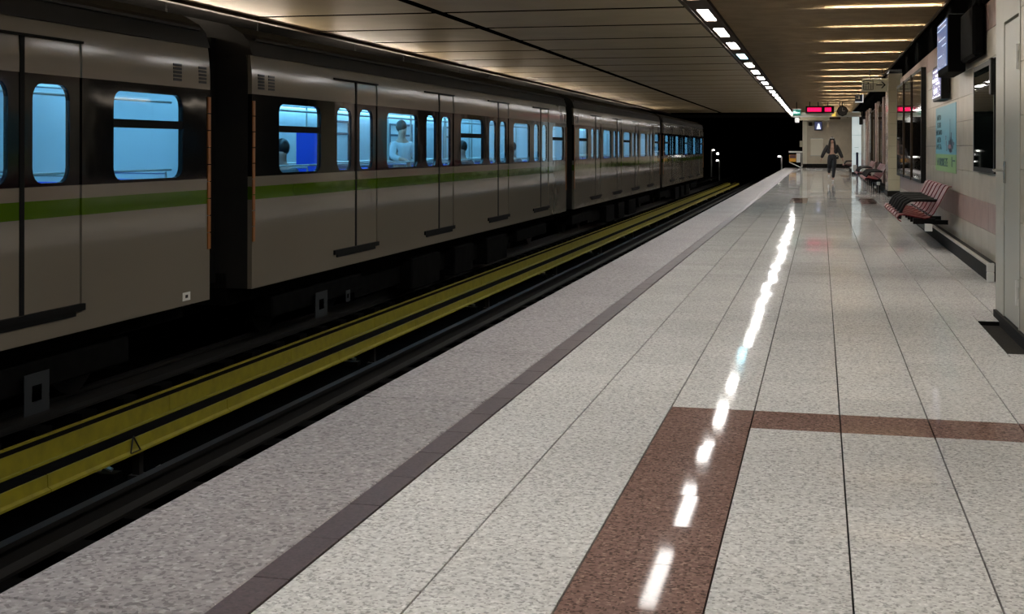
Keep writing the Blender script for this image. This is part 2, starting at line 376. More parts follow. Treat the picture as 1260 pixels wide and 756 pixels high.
# third rails with yellow covers
def third_rail(xf, zb, zt, lid, lab, y0=-7.0):
    """xf: board face towards the platform; zb, zt: its lower and upper edge; lid: width of the top"""
    x = xf-lid/2
    t = thing('third_rail', lab, 'third rail', (x, 0, -1.30))
    obj('conductor_rail', B(x-0.03, x+0.03, y0, 76, zb-0.02, zb+0.05), M['rail'], t)
    y = y0+0.3
    while y < 75:
        y1 = y+2.66; a, b = y+0.004, y1-0.004
        obj('cover_board', prism_y(bmesh.new(), [(xf+0.012, zb-0.012), (xf+0.03, zb-0.012), (xf+0.03, zb+0.004), (xf+0.004, zb+0.018), (xf, zt), (xf-0.015, zt), (xf-0.015, zb+0.015)], a, b), M['yellow'], t)
        obj('cover_lid', B(xf-lid+0.012, xf-0.016, a, b, zt-0.02, zt-0.004), M['soot'], t)
        obj('lid_edge', B(xf-lid-0.012, xf-lid+0.012, a, b, zt-0.05, zt+0.012), M['yellow'], t)
        y = y1
    y = 2.62-5.32*2
    while y < 75:
        br = obj('bracket', B((x-0.05, xf+0.28, y-0.06, y+0.06, -1.30, -1.25)), M['rail'], t)
        obj('bracket_post', B(x-0.03, x+0.03, y-0.03, y+0.03, -1.25, zb-0.02), M['rail'], br)
        obj('bracket_arm', T([(x+0.10, y-0.05, -1.24), (xf+0.12, y-0.05, -1.17), (xf+0.26, y-0.05, -1.22)], 0.018, 6), M['alu'], br)
        obj('insulator', T([(xf+0.10, y, -1.25), (xf+0.10, y, -1.19), (xf+0.10, y, -1.18)], [0.035, 0.035, 0.02], 8), M['alu'], br)
        y += 5.32
    return t
tr1 = third_rail(-4.30, -1.02, -0.92, 0.20, 'third rail with a dirty yellow cover nearer the platform')
tr2 = third_rail(-4.85, -1.065, -0.915, 0.13, 'third rail with a bright yellow cover running right beside the train')
bm = bmesh.new()
for a, b in (((2.30, 0.005), (2.44, 0.005)), ((2.30, 0.005), (2.37, 0.12)), ((2.44, 0.005), (2.37, 0.12))):
    tube(bm, [(-4.275, a[0], -1.02+a[1]), (-4.295 if b[1] > .1 else -4.275, b[0], -1.02+b[1])], 0.006, 6)
obj('warning_triangle', bm, M['black'], tr1)

# ================================================================== CEILING
H = 3.25
ceiling = struct('ceiling', B(-13.0, 3.2, YN, 80, H+0.24, H+0.4), M['void'])
y = 11.78-2.47*8
while y < 66:
    for (x0, x1) in ((-4.66, -1.14), (-7.66, -4.84)):
        obj('ceiling_panel', bevel(B(x0, x1, y+0.10, y+2.37, H, H+0.004), 0.001), M['ceil'], ceiling)
    y += 2.47
for (x0, x1, zz) in ((-4.84, -4.66, H+0.05), ):
    obj('panel_channel', B(x0, x1, YN, 67.5, zz, zz+0.03), M['void'], ceiling)
struct('trim_1', B((-7.76, -7.66, YN, 67.5, H-0.05, H+0.06)), M['trim'])
struct('trim_2', B((-1.14, -1.085, YN, 78, H-0.02, H+0.05)), M['trim'])
struct('trim_3', B((-0.80, -0.765, YN, 78, H-0.02, H+0.05)), M['trim'])
struct('trim_4', B((2.34, 2.372, 3.99, 78, H-0.03, H+0.06)), M['trim'])
obj('opposite_ceiling', B(-13.0, -7.80, -30, 67.5, H+0.1, H+0.15), M['soot'], ceiling)
# bronze blades on edge, with the tubes lying above them
BP, BH, BT = 0.12, 0.06, 0.014
sm = mesh_of('ceiling_blade', B(-1.54, 1.54, -BT/2, BT/2, 0, BH), M['slat'])
nb_ = int((78-YN)/BP); restb = bmesh.new(); cnt = 0
for i in range(nb_):
    y = YN+BP*i; dz = random.uniform(-0.003, 0.003)
    if y > 9.2 and cnt < 298:
        inst('ceiling_blade', sm, ceiling, (0.80, y, H+dz), (random.uniform(-0.04, 0.04), 0, 0)); cnt += 1
    else: box(restb, -0.74, 2.34, y-BT/2, y+BT/2, H+dz, H+BH+dz)
obj('ceiling_blades_far', restb, M['slat'], ceiling)['kind'] = 'stuff'
# strip lamps along the platform edge
order_ = ['first', 'second', 'third', 'fourth', 'fifth', 'sixth', 'seventh', 'eighth', 'ninth', 'tenth', 'eleventh', 'twelfth']
k = 0; y = 12.2-2.95*7
blue_y = 12.2+2.95*3
while y < 76:
    nv = round((y-12.2)/2.95)
    lab = 'ceiling strip lamp above or behind the viewer, outside the photo' if nv < 0 else ('%s lamp of the ceiling strip, counted from the top of the photo' % order_[nv] if nv < 12 else 'tiny far white lamp near the end of the ceiling strip')
    bl = abs(y-blue_y) < 0.1
    t = thing('strip_light', 'bluish dying fluorescent lamp, fourth in the ceiling strip' if bl else lab, 'ceiling light', (-0.95, y+0.83, H), None if bl else ('lamps of the ceiling strip' if 0 <= nv < 12 else 'far lamps of the ceiling strip' if nv >= 12 else 'strip lamps outside the photo'))
    obj('housing', B((-1.085, -0.80, y-0.02, y+1.70, H+0.03, H+0.05), (-1.085, -1.035, y-0.02, y+1.7, H-0.0, H+0.03), (-0.865, -0.80, y-0.02, y+1.7, H-0.0, H+0.03)), M['trim'], t)
    obj('diffuser', B(-1.03, -0.87, y, y+1.68, H+0.012, H+0.028), M['lamp_blue' if bl else 'lamp'], t)
    obj('cover_plate', B(-1.085, -0.80, y+1.70, y+2.93, H+0.0, H+0.012), M['trim'], t)
    y += 2.95; k += 1
# tubes across the slats
i = 0; y = 12.15-2.97*6
while y < 75:
    dim = i % 7 in (0, 3)
    nv = i-6
    lab = 'tube across the slats above or behind the viewer, outside the photo' if nv < 0 else ('%s tube across the bronze slats, counted from the top of the photo' % order_[nv] if nv < 9 else 'tiny far tube across the slats above the signs')
    t = thing('cross_light', lab, 'ceiling light', (1.56, y, H-0.03), 'tubes across the slats outside the photo' if nv < 0 else 'tubes across the slats' if nv < 9 else 'far tubes across the slats')
    obj('reflector', B(0.78, 2.34, y-0.12, y+0.12, H+0.17, H+0.235), M['white'], t)
    obj('tube', T([(0.83, y, H+0.12), (2.30, y, H+0.12)], 0.022, 8), M['slot_dim' if dim else 'slot'], t)
    obj('end_cap', B(0.78, 0.83, y-0.03, y+0.03, H+0.09, H+0.15), M['alu'], t); obj('end_cap', B(2.30, 2.34, y-0.03, y+0.03, H+0.09, H+0.15), M['alu'], t)
    y += 2.97; i += 1
# tubes over the opposite platform, behind the train
for i in range(9):
    y = -6+i*7.5
    t = thing('pendant_tube', 'fluorescent tube hanging over the opposite platform, hidden by the train', 'lamp', (-8.2, y, 2.98), 'tubes over the opposite platform')
    obj('tube', T([(-8.2, y, 2.98), (-8.2, y+5.0, 2.98)], 0.05, 8), M['far_lamp'], t)
    obj('rod', T([(-8.2, y+1, 3.02), (-8.2, y+1, H+0.12)], 0.01, 6), M['black'], t)
    obj('rod', T([(-8.2, y+4, 3.02), (-8.2, y+4, H+0.12)], 0.01, 6), M['black'], t)

# ================================================================== RIGHT WALL
WF = 2.72                               # the wall beyond the pillar stands farther back
W = 2.38
wall = struct('wall_right', B(W+0.03, W+0.45, 3.99, 22.5, -0.3, H+0.2), M['void'])
wallf = struct('wall_right_far', B(WF+0.03, WF+0.35, 29.9, 80, -0.3, H+0.2), M['void'])
struct('wall_lobby', B((6.0, 6.3, 18, 34, -0.3, H+0.2)), M['wall']); struct('floor_lobby', B(2.81, 6.0, 18, 34, -0.3, -0.002), M['plinth'])
TH, TW = 0.295, 0.60
wt = {}
for nm, h_, m in (('wall_tile', TH, 'wall'), ('pink_tile', TH, 'pink'), ('low_tile', 0.125, 'wall')):
    wt[nm] = mesh_of(nm, bevel(B(0.0, 0.03, -TW/2+0.0008, TW/2-0.0008, -h_/2+0.002, h_/2-0.002), 0.0015), M[m])
zc = [(0.0625, 'low_tile')] + [(0.125+TH*(k+0.5), 'pink_tile' if k in (1, 8) else 'wall_tile') for k in range(9)]
def tile_wall(parent, x, y0, y1, maxn):
    cnt = 0; restw = {'wall': bmesh.new(), 'pink': bmesh.new()}
    for j in range(int(round((y1-y0)/TW))):
        yc = y0+TW*(j+0.5)
        for z, nm in zc:
            if cnt < maxn:
                inst(nm, wt[nm], parent, (x+random.uniform(-0.0015, 0.0015), yc, z)); cnt += 1
            else:
                h_ = 0.125 if nm == 'low_tile' else TH
                box(restw['pink' if nm == 'pink_tile' else 'wall'], x-0.0, x+0.03, yc-TW/2+0.002, yc+TW/2-0.002, z-h_/2+0.002, z+h_/2-0.002)
    for k_ in restw:
        if len(restw[k_].verts): o = obj('wall_tiles_far' if k_ == 'wall' else 'pink_tiles_far', restw[k_], M[k_], parent); o['kind'] = 'stuff'
tile_wall(wall, W, 4.0, 22.6, 320); tile_wall(wallf, WF, 30.0, 79.0, 0)
# low granite plinth along the wall
pl = struct('baseboard_right', B((2.262, W-0.002, 6.66, 22.4, 0.0, 0.15)), M['plinth'])
obj('plinth_cap', bevel(B(2.25, 2.285, 6.66, 22.4, 0.15, 0.178), 0.004), M['wall'], pl)
obj('plinth_end', bevel(B((2.25, 2.315, 6.60, 6.66, 0.0, 0.088)), 0.003), M['white'], pl)
obj('plinth_end', bevel(B((2.25, 2.315, 6.60, 6.66, 0.092, 0.178)), 0.003), M['white'], pl)
pl2 = struct('baseboard_right_far', B((2.50, WF-0.002, 30.5, 57, 0.0, 0.16)), M['plinth'])

# ---- service door in the projecting bay
bay = struct('wall_bay', B(2.05, 3.2, -9.0, 3.98, -0.05, H+0.2), M['joint'])
obj('corner_panel', bevel(B(2.0, 2.06, 3.62, 4.0, 0.055, H+0.1), 0.003), M['frame_paint'], bay)
obj('corner_return', B(2.06, 2.375, 3.98, 3.995, 0.0, H+0.1), M['frame_paint'], bay)
obj('base_plate', B(1.985, 2.06, 2.2, 4.005, -0.03, 0.052), M['plinth'], bay)
for k_ in range(9):
    for j in range(12):
        z0 = 0.055+0.36*k_; y1 = 2.80-0.6*j
        if z0 > H: continue
        obj('bay_tile', bevel(B(2.005, 2.05, y1-0.596, y1, z0, min(z0+0.356, H+.1)), 0.0015), M['wall'], bay) if j < 4 else None
obj('bay_back', B(2.005, 2.05, -9.0, 0.39, -0.05, H+0.1), M['wall'], bay)
door = thing('door_1', 'grey-green metal service door with lever handle and two hinges', 'door', (2.0, 3.2, 0.05)); door['kind'] = 'structure'
obj('leaf', bevel(B(2.004, 2.05, 2.865, 3.545, 0.06, 2.165), 0.003), M['door'], door)
obj('frame', B((2.0, 2.055, 3.565, 3.62, 0.055, H+0.1), (2.0, 2.055, 2.80, 2.85, 0.055, H+0.1), (2.0, 2.055, 2.85, 3.565, 2.185, H+0.1)), M['frame_paint'], door)
for z0 in (0.215, 1.805):
    hb = bmesh.new(); tube(hb, [(1.992, 2.857, z0), (1.992, 2.857, z0+0.17)], 0.011, 8); box(hb, 1.995, 2.003, 2.83, 2.90, z0+0.0, z0+0.045); box(hb, 1.995, 2.003, 2.83, 2.90, z0+0.125, z0+0.17)
    obj('hinge', hb, M['white'], door)
hd = obj('handle_plate', bevel(B(1.99, 2.003, 3.475, 3.515, 1.02, 1.18), 0.003), M['steel'], door)
obj('lever', T([(1.995, 3.495, 1.115), (1.925, 3.495, 1.115), (1.918, 3.505, 1.115), (1.918, 3.60, 1.115)][:2]+[(1.92, 3.40, 1.112)], 0.011, 8), M['steel'], hd)

# ---- glass poster case near the door
def glass_case(y0, y1, z0, z1, lab, panes=1, d=0.07, group=None, gm='dglass', hinge=False):
    t = thing('display_case', lab, 'display case', (W, (y0+y1)/2, z0), group)
    obj('back_box', B(W-d*0.6, W, y0, y1, z0, z1), M['black'], t)
    fr = bmesh.new(); f = 0.05
    for b in ((y0, y1, z0, z0+f), (y0, y1, z1-f, z1), (y0, y0+f, z0+f, z1-f), (y1-f, y1, z0+f, z1-f)): box(fr, W-d, W-d*0.6, *b)
    obj('frame', fr, M['black'], t)
    for k_ in range(panes):
        a = y0+f+(y1-y0-2*f)*k_/panes; b = y0+f+(y1-y0-2*f)*(k_+1)/panes
        obj('pane', B(W-d*0.95, W-d*0.62, a+0.012, b-0.012, z0+f, z1-f), M[gm], t)
        if k_: obj('mullion', B(W-d*1.2, W-d*0.6, a-0.03, a+0.03, z0, z1), M['trim'], t)
    if hinge:
        obj('lock', bevel(B(W-d-0.03, W-d+0.01, y0+0.02, y0+0.14, z1-0.36, z1-0.0), 0.01), M['black'], t)
        for zz, yy in ((z1-0.33, y0+.35), (z0+0.28, y0+1.1)):
            pass
    return t
glass_case(6.77, 8.5, 1.025, 2.15, 'large dark glass poster case with black frame beside the service door', 1, d=0.05, hinge=True)
glass_case(15.6, 22.45, 0.70, 2.60, 'three tall dark glass panels in bronze posts before the pale pillar', 3, 0.08, gm='bronze_mirror')
W_NEAR = W; W = WF
glass_case(36.9, 39.3, 0.75, 2.7, 'bronze glass panel pair beyond the second poster', 2, 0.10, gm='bronze_mirror')
glass_case(43.0, 47.0, 0.75, 2.7, 'long bronze glass panels farthest down the right wall', 3, 0.10, gm='bronze_mirror')
order = ['first', 'second', 'third', 'fourth', 'fifth', 'sixth', 'seventh', 'eighth', 'ninth', 'tenth', 'eleventh', 'twelfth']
for i, (y0, y1) in enumerate(((31.0, 31.6), (32.2, 32.8), (35.7, 36.3), (40.0, 40.6), (41.4, 42.0), (48, 48.6), (50, 50.6), (52, 52.6))):
    p_ = obj('wall_pilaster', bevel(B(W-0.10, W-0.001, y0, y1, 0.162, 2.9), 0.01), M['marble'] if i % 2 else M['pink']); tag(p_, '%s stone pilaster strip past the pale pillar, %s' % (order[i], 'grey marble' if i % 2 else 'pinkish'), 'pilaster', 'pilasters beyond the pillar')

# ---- poster
def poster(y0, y1, z0, z1, zg, lab):
    t = thing('poster', lab, 'poster', (W, (y0+y1)/2, z0))
    x = W-0.007
    obj('blue_sheet', B(x, W-0.002, y0, y1, zg, z1), mat('poster_blue', (0.13, 0.40, 0.52), 0.4), t)
    obj('green_sheet', B(x, W-0.002, y0, y1, z0, zg), mat('poster_green', (0.24, 0.42, 0.16), 0.4), t)
    return t
W = W_NEAR
po = poster(10.78, 13.7, 0.95, 1.86, 1.19, 'blue and green advertising poster pasted on the right wall')
ink = mat('poster_ink', (0.03, 0.09, 0.11), 0.5); grey = mat('poster_grey', (0.12, 0.17, 0.25), 0.5); pinkm = mat('poster_pink', (0.5, 0.25, 0.3), 0.5)
def wall_text(body, size, y, z, parent, m, sx=1.0, x=W-0.009):
    R = Matrix(((0, 0, -1, x), (-1, 0, 0, y), (0, 1, 0, z), (0, 0, 0, 1)))
    return text('lettering', body, size, m, parent, R @ Matrix.Scale(sx, 4, (1, 0, 0)))
for i, (t_, z) in enumerate((('NEO', 1.71), ('EXEI', 1.60), ('MONO', 1.495), ('NEO', 1.39), ('MEGA', 1.29))):
    wall_text(t_, 0.11, 13.15, z, po, ink, 2.6)
wall_text('NORBREZE', 0.165, 12.65, 1.075, po, ink, 1.9)
bm = bmesh.new()
xx = W-0.009
for k_ in range(8): box(bm, xx, xx+0.003, 11.55-0.035+0.0038*k_, 11.55+0.035-0.0038*k_, 1.23+0.054*k_, 1.284+0.054*k_)
for i in range(26):
    yy = 11.5+random.gauss(0, 0.30); zz = 1.21+abs(random.gauss(0, 0.08)); box(bm, xx, xx+0.003, yy-0.05, yy+0.05, zz, zz+random.uniform(0.03, 0.10))
obj('tower_print', bm, grey, po)['kind'] = 'stuff'; obj('pink_print', B(xx-.002, xx, 11.42, 11.7, 1.27, 1.32), pinkm, po)
obj('small_mark', B(xx, xx+.003, 11.25, 11.34, 1.03, 1.16), ink, po); obj('small_mark', B(xx, xx+.003, 10.9, 11.2, 1.10, 1.122), ink, po)
W = WF
po2 = poster(33.0, 35.5, 0.85, 2.2, 0.90, 'pale blue poster on the far wall just past the pillar')
W = W_NEAR

# ---- screens on the right wall
scr = thing('information_screen', 'tall blue information screen with black casing high on the right wall', 'screen', (2.2, 9.6, 2.2))
obj('casing', bevel(B(2.108, 2.30, 8.98, 10.25, 2.14, 2.80), 0.01), M['matt_black'], scr)
obj('panel', B(2.098, 2.109, 9.04, 10.21, 2.22, 2.76), mat('blue_screen', (0.02, 0.03, 0.05), 0.2, emit=(0.10, 0.15, 0.32), es=0.9), scr)
sw = mat('screen_white', (0.1, 0.1, 0.1), 0.3, emit=(0.6, 0.7, 0.9), es=0.9)
for z, a, b_ in ((2.68, .0, .0), (2.55, .1, 0.2), (2.47, 0, .6), (2.36, .5, 0.1), (2.735, .0, .1)):
    obj('screen_line', B(2.094, 2.099, 9.08+a, 10.18-b_, z, z+0.010), sw, scr)
obj('bracket', B((2.29, W-0.012, 9.2, 9.4, 2.3, 2.7)), M['matt_black'], scr); obj('bracket', B((2.29, W-0.012, 9.9, 10.1, 2.3, 2.7)), M['matt_black'], scr)
obj('black_block', bevel(B(2.24, W-0.012, 7.75, 8.95, 2.23, 2.78), 0.03), M['matt_black'], scr)  # plain matt black block beside the screen casing
obj('cable', T([(2.30, 7.8, 2.7), (2.31, 7.6, 2.9), (2.33, 7.3, 2.95), (2.35, 7.0, 2.85)], 0.012, 6), M['matt_black'], scr)
lb = thing('light_box_sign', 'small backlit violet sign with white symbols hung below the blue screen', 'sign', (2.3, 12.2, 1.9))
obj('casing', bevel(B(2.256, W-0.012, 11.52, 12.8, 1.93, 2.41), 0.008), M['black'], lb)
obj('face', B(2.249, 2.257, 11.56, 12.76, 1.97, 2.37), mat('violet_face', (0.05, 0.05, 0.08), 0.2, emit=(0.14, 0.14, 0.32), es=0.9), lb)
slit = mat('sign_white_lit', (0.2, 0.2, 0.2), 0.3, emit=(0.85, 0.85, 1), es=1.2)
for a, b_, z0, z1 in ((11.65, 12.6, 2.32, 2.34), (11.65, 12.2, 2.25, 2.275), (11.9, 12.7, 2.19, 2.23), (11.7, 12.1, 2.14, 2.165), (12.0, 12.5, 2.03, 2.09), (11.58, 12.74, 1.972, 1.984)):
    obj('symbol', B(2.243, 2.25, a, b_, z0, z1), slit, lb)

# ---- pale pillar
pil = struct('wall_pillar', B(2.47, WF+0.5, 28.93, 30.38, 0.0, H+0.1), M['joint'])
for k_ in range(11):
    z0 = 0.15+0.295*k_; z1 = min(z0+0.291, H)
    if z0 >= H-0.01: continue
    obj('pillar_tile', bevel(B(2.44, 2.74, 28.9, 28.93, z0, z1), 0.002), M['cream'], pil); obj('pillar_tile', bevel(B(2.744, 3.2, 28.9, 28.93, z0, z1), 0.002), M['cream'], pil)
    for y0 in (28.934, 29.66): obj('pillar_tile', bevel(B(2.44, 2.47, y0, y0+0.72, z0, z1), 0.002), M['marble'], pil)
obj('pillar_base', B(2.42, WF+0.3, 28.87, 30.4, 0.0, 0.145), M['plinth'], pil)

# ---- overhead signs
def plate_text(body, size, x, y, z, parent, m, sx=1.0):
    R = Matrix(((1, 0, 0, x), (0, 0, -1, y), (0, 1, 0, z), (0, 0, 0, 1)))
    return text('lettering', body, size, m, parent, R @ Matrix.Scale(sx, 4, (1, 0, 0)))
es_ = thing('lift_sign', 'cream hanging sign with lift symbol and black arrow pointing right', 'sign', (2.02, 27.0, 2.69))
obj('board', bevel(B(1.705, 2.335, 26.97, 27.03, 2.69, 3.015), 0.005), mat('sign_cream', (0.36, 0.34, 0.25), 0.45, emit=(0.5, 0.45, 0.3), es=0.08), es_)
bm = bmesh.new()
for b in ((1.745, 1.985, 2.955, 2.97), (1.745, 1.985, 2.735, 2.75), (1.745, 1.76, 2.735, 2.97), (1.97, 1.985, 2.735, 2.97), (1.80, 1.81, 2.75, 2.87), (1.92, 1.93, 2.75, 2.87), (1.80, 1.93, 2.865, 2.875), (1.86, 1.868, 2.75, 2.86)): box(bm, b[0], b[1], 26.962, 26.972, b[2], b[3])
tube(bm, [(1.865, 26.962, 2.905), (1.865, 26.972, 2.905)], 0.022, 10)
obj('lift_symbol', bm, M['black'], es_)
bm = B((2.05, 2.21, 26.962, 26.972, 2.842, 2.868))
for s in (1, -1):
    v = [bm.verts.new((a, yy, 2.855+s*b)) for yy in (26.962, 26.972) for a, b in ((2.17, 0.085), (2.20, 0.085), (2.285, 0.0), (2.235, 0.0))]
    for f in ((0,1,2,3), (7,6,5,4), (0,4,5,1), (1,5,6,2), (2,6,7,3), (3,7,4,0)): bm.faces.new([v[i] for i in f])
obj('arrow', bm, M['black'], es_)
for x in (1.9, 2.2): obj('hanger', T([(x, 27, 3.01), (x, 27, H)], 0.012, 6), M['black'], es_)

wb = thing('bracket_sign', 'small white framed sign with dark symbol hanging past the lift sign', 'sign', (2.0, 40, 2.88))
obj('frame', B((1.87, 2.15, 39.95, 40.05, 2.87, 2.90), (2.12, 2.15, 39.95, 40.05, 2.9, 3.15)), mat('lit_white', (0.7, 0.7, 0.7), 0.4, emit=(1, 1, 1), es=0.6), wb)
obj('board', B(1.87, 2.12, 39.98, 40.03, 2.90, 3.14), M['inner_dark'], wb)
obj('symbol', B((1.89, 2.03, 39.965, 39.98, 3.09, 3.12), (1.98, 2.03, 39.965, 39.98, 2.99, 3.09), (1.89, 1.98, 39.965, 39.98, 3.0, 3.03)), M['white'], wb)
obj('hanger', T([(2.0, 40, 3.14), (2.0, 40, H)], 0.012, 6), M['black'], wb)

YB = 50.0
bmn = thing('sign_beam', 'long pale beam of signs hung across the platform', 'sign', (0.8, YB, 2.6))
obj('beam', bevel(B(-0.47, 2.36, YB-0.05, YB+0.12, 2.60, 2.80), 0.01), mat('beam_grey', (0.62, 0.62, 0.53), 0.4), bmn)
for x in (-0.3, 0.6, 1.5): obj('hanger', T([(x, YB, 2.78), (x, YB, H)], 0.02, 6), M['black'], bmn)
obj('beam_lip', B(-0.49, 2.38, YB-0.09, YB-0.05, 2.60, 2.66), M['white'], bmn)
ex = thing('exit_sign', 'green lit exit sign at the left end of the sign beam', 'sign', (-0.29, YB-0.1, 2.66))
obj('board', bevel(B(-0.44, -0.13, YB-0.14, YB-0.09, 2.68, 2.92), 0.005), mat('exit_green', (0.01, 0.08, 0.06), 0.3, emit=(0.01, 0.22, 0.16), es=0.8), ex)
obj('frame', B((-0.47, -0.44, YB-0.15, YB-0.08, 2.62, 2.95), (-0.47, -0.1, YB-0.15, YB-0.08, 2.92, 2.95)), M['white'], ex)
bm = B((-0.30, -0.16, YB-0.15, YB-0.14, 2.765, 2.80), (-0.42, -0.34, YB-0.15, YB-0.14, 2.75, 2.86))
v = [bm.verts.new(p) for p in ((-0.28, YB-0.15, 2.73), (-0.28, YB-0.15, 2.84), (-0.35, YB-0.15, 2.783))]; bm.faces.new(v)
obj('arrow', bm, mat('exit_white', (0.5, 0.5, 0.5), 0.3, emit=(0.6, 1, 0.9), es=1.2), ex)
led = thing('train_display', 'black destination display with glowing magenta-red lettering', 'display', (0.65, YB-0.2, 2.8))
obj('casing', bevel(B(0.08, 1.26, YB-0.36, YB-0.14, 2.76, 3.06), 0.01), M['black'], led)
ledm = mat('led_red', (0.1, 0, 0.01), 0.4, emit=(1.0, 0.005, 0.10), es=2.2); ledb = mat('led_ground', (0.1, 0, 0.01), 0.4, emit=(0.7, 0.002, 0.06), es=1.1)
obj('panel', B(0.15, 0.74, YB-0.372, YB-0.36, 2.82, 3.0), ledb, led); obj('panel', B(0.87, 1.14, YB-0.372, YB-0.36, 2.82, 3.0), ledb, led)
for i in range(12): obj('led_column', B(0.17+0.045*i, 0.20+0.045*i, YB-0.38, YB-0.372, 2.84, 2.97), ledm, led)
for i in range(5): obj('led_column', B(0.89+0.05*i, 0.925+0.05*i, YB-0.38, YB-0.372, 2.84, 2.97), ledm, led)
for x in (0.25, 1.0): obj('hanger', T([(x, YB-0.25, 3.05), (x, YB-0.25, H)], 0.02, 6), M['black'], led)
ck = thing('platform_clock', 'dark square clock set cornerwise beside the red display', 'clock', (1.60, YB-0.2, 2.62))
bm = tube(bmesh.new(), [(1.60, YB-0.30, 2.85), (1.60, YB-0.16, 2.85)], 0.23, 8); obj('case', bm, M['black'], ck)
obj('face', tube(bmesh.new(), [(1.60, YB-0.315, 2.85), (1.60, YB-0.30, 2.85)], 0.19, 24), mat('clock_face', (0.05, 0.05, 0.05), 0.3), ck)
obj('hand', B((1.595, 1.607, YB-0.325, YB-0.315, 2.85, 2.98), (1.60, 1.70, YB-0.325, YB-0.315, 2.845, 2.857)), M['white'], ck)
obj('hanger', T([(1.60, YB-0.23, 3.07), (1.60, YB-0.23, H)], 0.02, 6), M['black'], ck)
ys = thing('yellow_sign', 'small yellow lit pictogram below the red display', 'sign', (1.32, YB-0.2, 2.62))
bm = bmesh.new(); box(bm, 1.16, 1.33, YB-0.22, YB-0.18, 2.63, 2.68); tube(bm, [(1.22, YB-0.2, 2.66), (1.29, YB-0.2, 2.74), (1.31, YB-0.2, 2.80)], 0.025, 6); tube(bm, [(1.18, YB-0.2, 2.70), (1.30, YB-0.2, 2.66)], 0.025, 6)
obj('figure', bm, mat('sign_yellow', (0.6, 0.4, 0.05), 0.4, emit=(1, 0.65, 0.12), es=0.9), ys)
obj('hanger', T([(1.28, YB-0.18, 2.66), (1.28, YB-0.06, 2.66)], 0.012, 6), M['black'], ys)
hm = thing('hanging_monitor', 'black monitor hanging from the wall beside the white pillar', 'monitor', (2.3, 54.5, 2.3))
obj('casing', bevel(B(2.42, 2.58, 54.3, 54.7, 2.35, 2.95), 0.02), M['black'], hm)
obj('arm', B(2.57, WF-0.005, 54.45, 54.55, 2.6, 2.75), M['black'], hm)
cr = struct('trim_5', B((-0.35, 1.15, 62.0, 62.3, 2.72, 2.92)), M['cream'])
sp = thing('small_lamp', 'small white bulkhead lamp at the end of the far beam', 'lamp', (-0.35, 61, 2.7))
obj('body', bevel(B(-0.60, -0.38, 61.9, 62.1, 2.60, 2.86), 0.03), mat('lamp_white', (0.7, 0.7, 0.7), 0.4, emit=(1, 1, 0.95), es=0.5), sp); obj('arm', B(-0.38, -0.35, 62.0, 62.1, 2.72, 2.8), M['white'], sp)

# ---- white pillar whose face is given a weak glow, blue post
wp = thing('white_pillar', 'tall bluish-white pillar with a glowing face far down the right wall', 'pillar', (2.4, 58.5, 0))
obj('face', B(2.20, 2.62, 58.2, 58.9, 0.12, 3.05), mat('pillar_glow', (0.6, 0.65, 0.65), 0.4, emit=(0.55, 0.66, 0.68), es=0.62), wp)
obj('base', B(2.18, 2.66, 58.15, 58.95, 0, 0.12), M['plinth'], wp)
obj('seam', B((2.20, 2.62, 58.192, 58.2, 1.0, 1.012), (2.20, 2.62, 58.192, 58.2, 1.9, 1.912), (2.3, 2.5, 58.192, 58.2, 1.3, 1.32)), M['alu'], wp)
bp_ = thing('blue_post', 'slim dark blue post with a white plate before the white pillar', 'post', (2.32, 55.5, 0))
obj('post', T([(2.36, 55.5, 0), (2.36, 55.5, 1.08)], 0.055, 10), mat('navy', (0.01, 0.015, 0.06), 0.4), bp_); obj('plate', B(2.16, 2.34, 55.44, 55.48, 0.2, 0.5), M['white'], bp_)

# ---- far end wall
we = struct('wall_end', B(-0.42, WF+0.3, 79.0, 79.4, -0.1, H+0.2), M['end_tile'])
obj('end_frame', B((-0.44, -0.16, 78.9, 79.0, 0, 3.0)), M['board'], we)
obj('end_panel', B(*[(-0.14+0.7*i, 0.55+0.7*i, 78.96, 79.0, 0.35+0.9*k_, 1.24+0.9*k_) for i in range(4) for k_ in range(3)]), M['end_tile'], we)
struct('baseboard_end', B(-0.42, WF, 78.9, 79.0, 0, 0.26), M['plinth'])
nb = thing('notice_board', 'blank cream notice board on the end wall', 'board', (0.5, 78.95, 0.8))
obj('board', bevel(B(0.06, 0.85, 78.86, 78.96, 0.80, 1.88), 0.02), M['board'], nb)
obj('frame', B((0.03, 0.88, 78.88, 78.96, 0.76, 0.80), (0.03, 0.88, 78.88, 78.96, 1.88, 1.92)), M['alu'], nb)
tv = thing('warning_monitor', 'dark monitor showing a white triangle on the end wall', 'monitor', (0.5, 78.5, 2.4))
obj('casing', bevel(B(0.30, 0.80, 78.4, 78.8, 2.42, 3.0), 0.02), M['black'], tv)
obj('panel', B(0.33, 0.77, 78.39, 78.4, 2.46, 2.96), mat('navy_screen', (0.01, 0.01, 0.03), 0.3, emit=(0.03, 0.04, 0.12), es=0.8), tv)
bm = bmesh.new(); v = [bm.verts.new(p) for p in ((0.44, 78.385, 2.50), (0.70, 78.385, 2.50), (0.62, 78.385, 2.86), (0.54, 78.385, 2.86))]; bm.faces.new(v)
obj('triangle', bm, mat('tri_white', (0.6, 0.6, 0.7), 0.4, emit=(0.75, 0.8, 1), es=1.2), tv); obj('arm', B(0.5, 0.6, 78.8, 78.95, 2.6, 2.7), M['black'], tv)
bx = thing('junction_box', 'small dark box high on the end wall left of the monitor', 'box', (0.0, 78.9, 2.7)); obj('body', bevel(B(-0.06, 0.16, 78.7, 78.96, 2.72, 2.95), 0.02), M['black'], bx); obj('lid', B(-0.04, 0.14, 78.68, 78.7, 2.74, 2.93), M['trim'], bx)
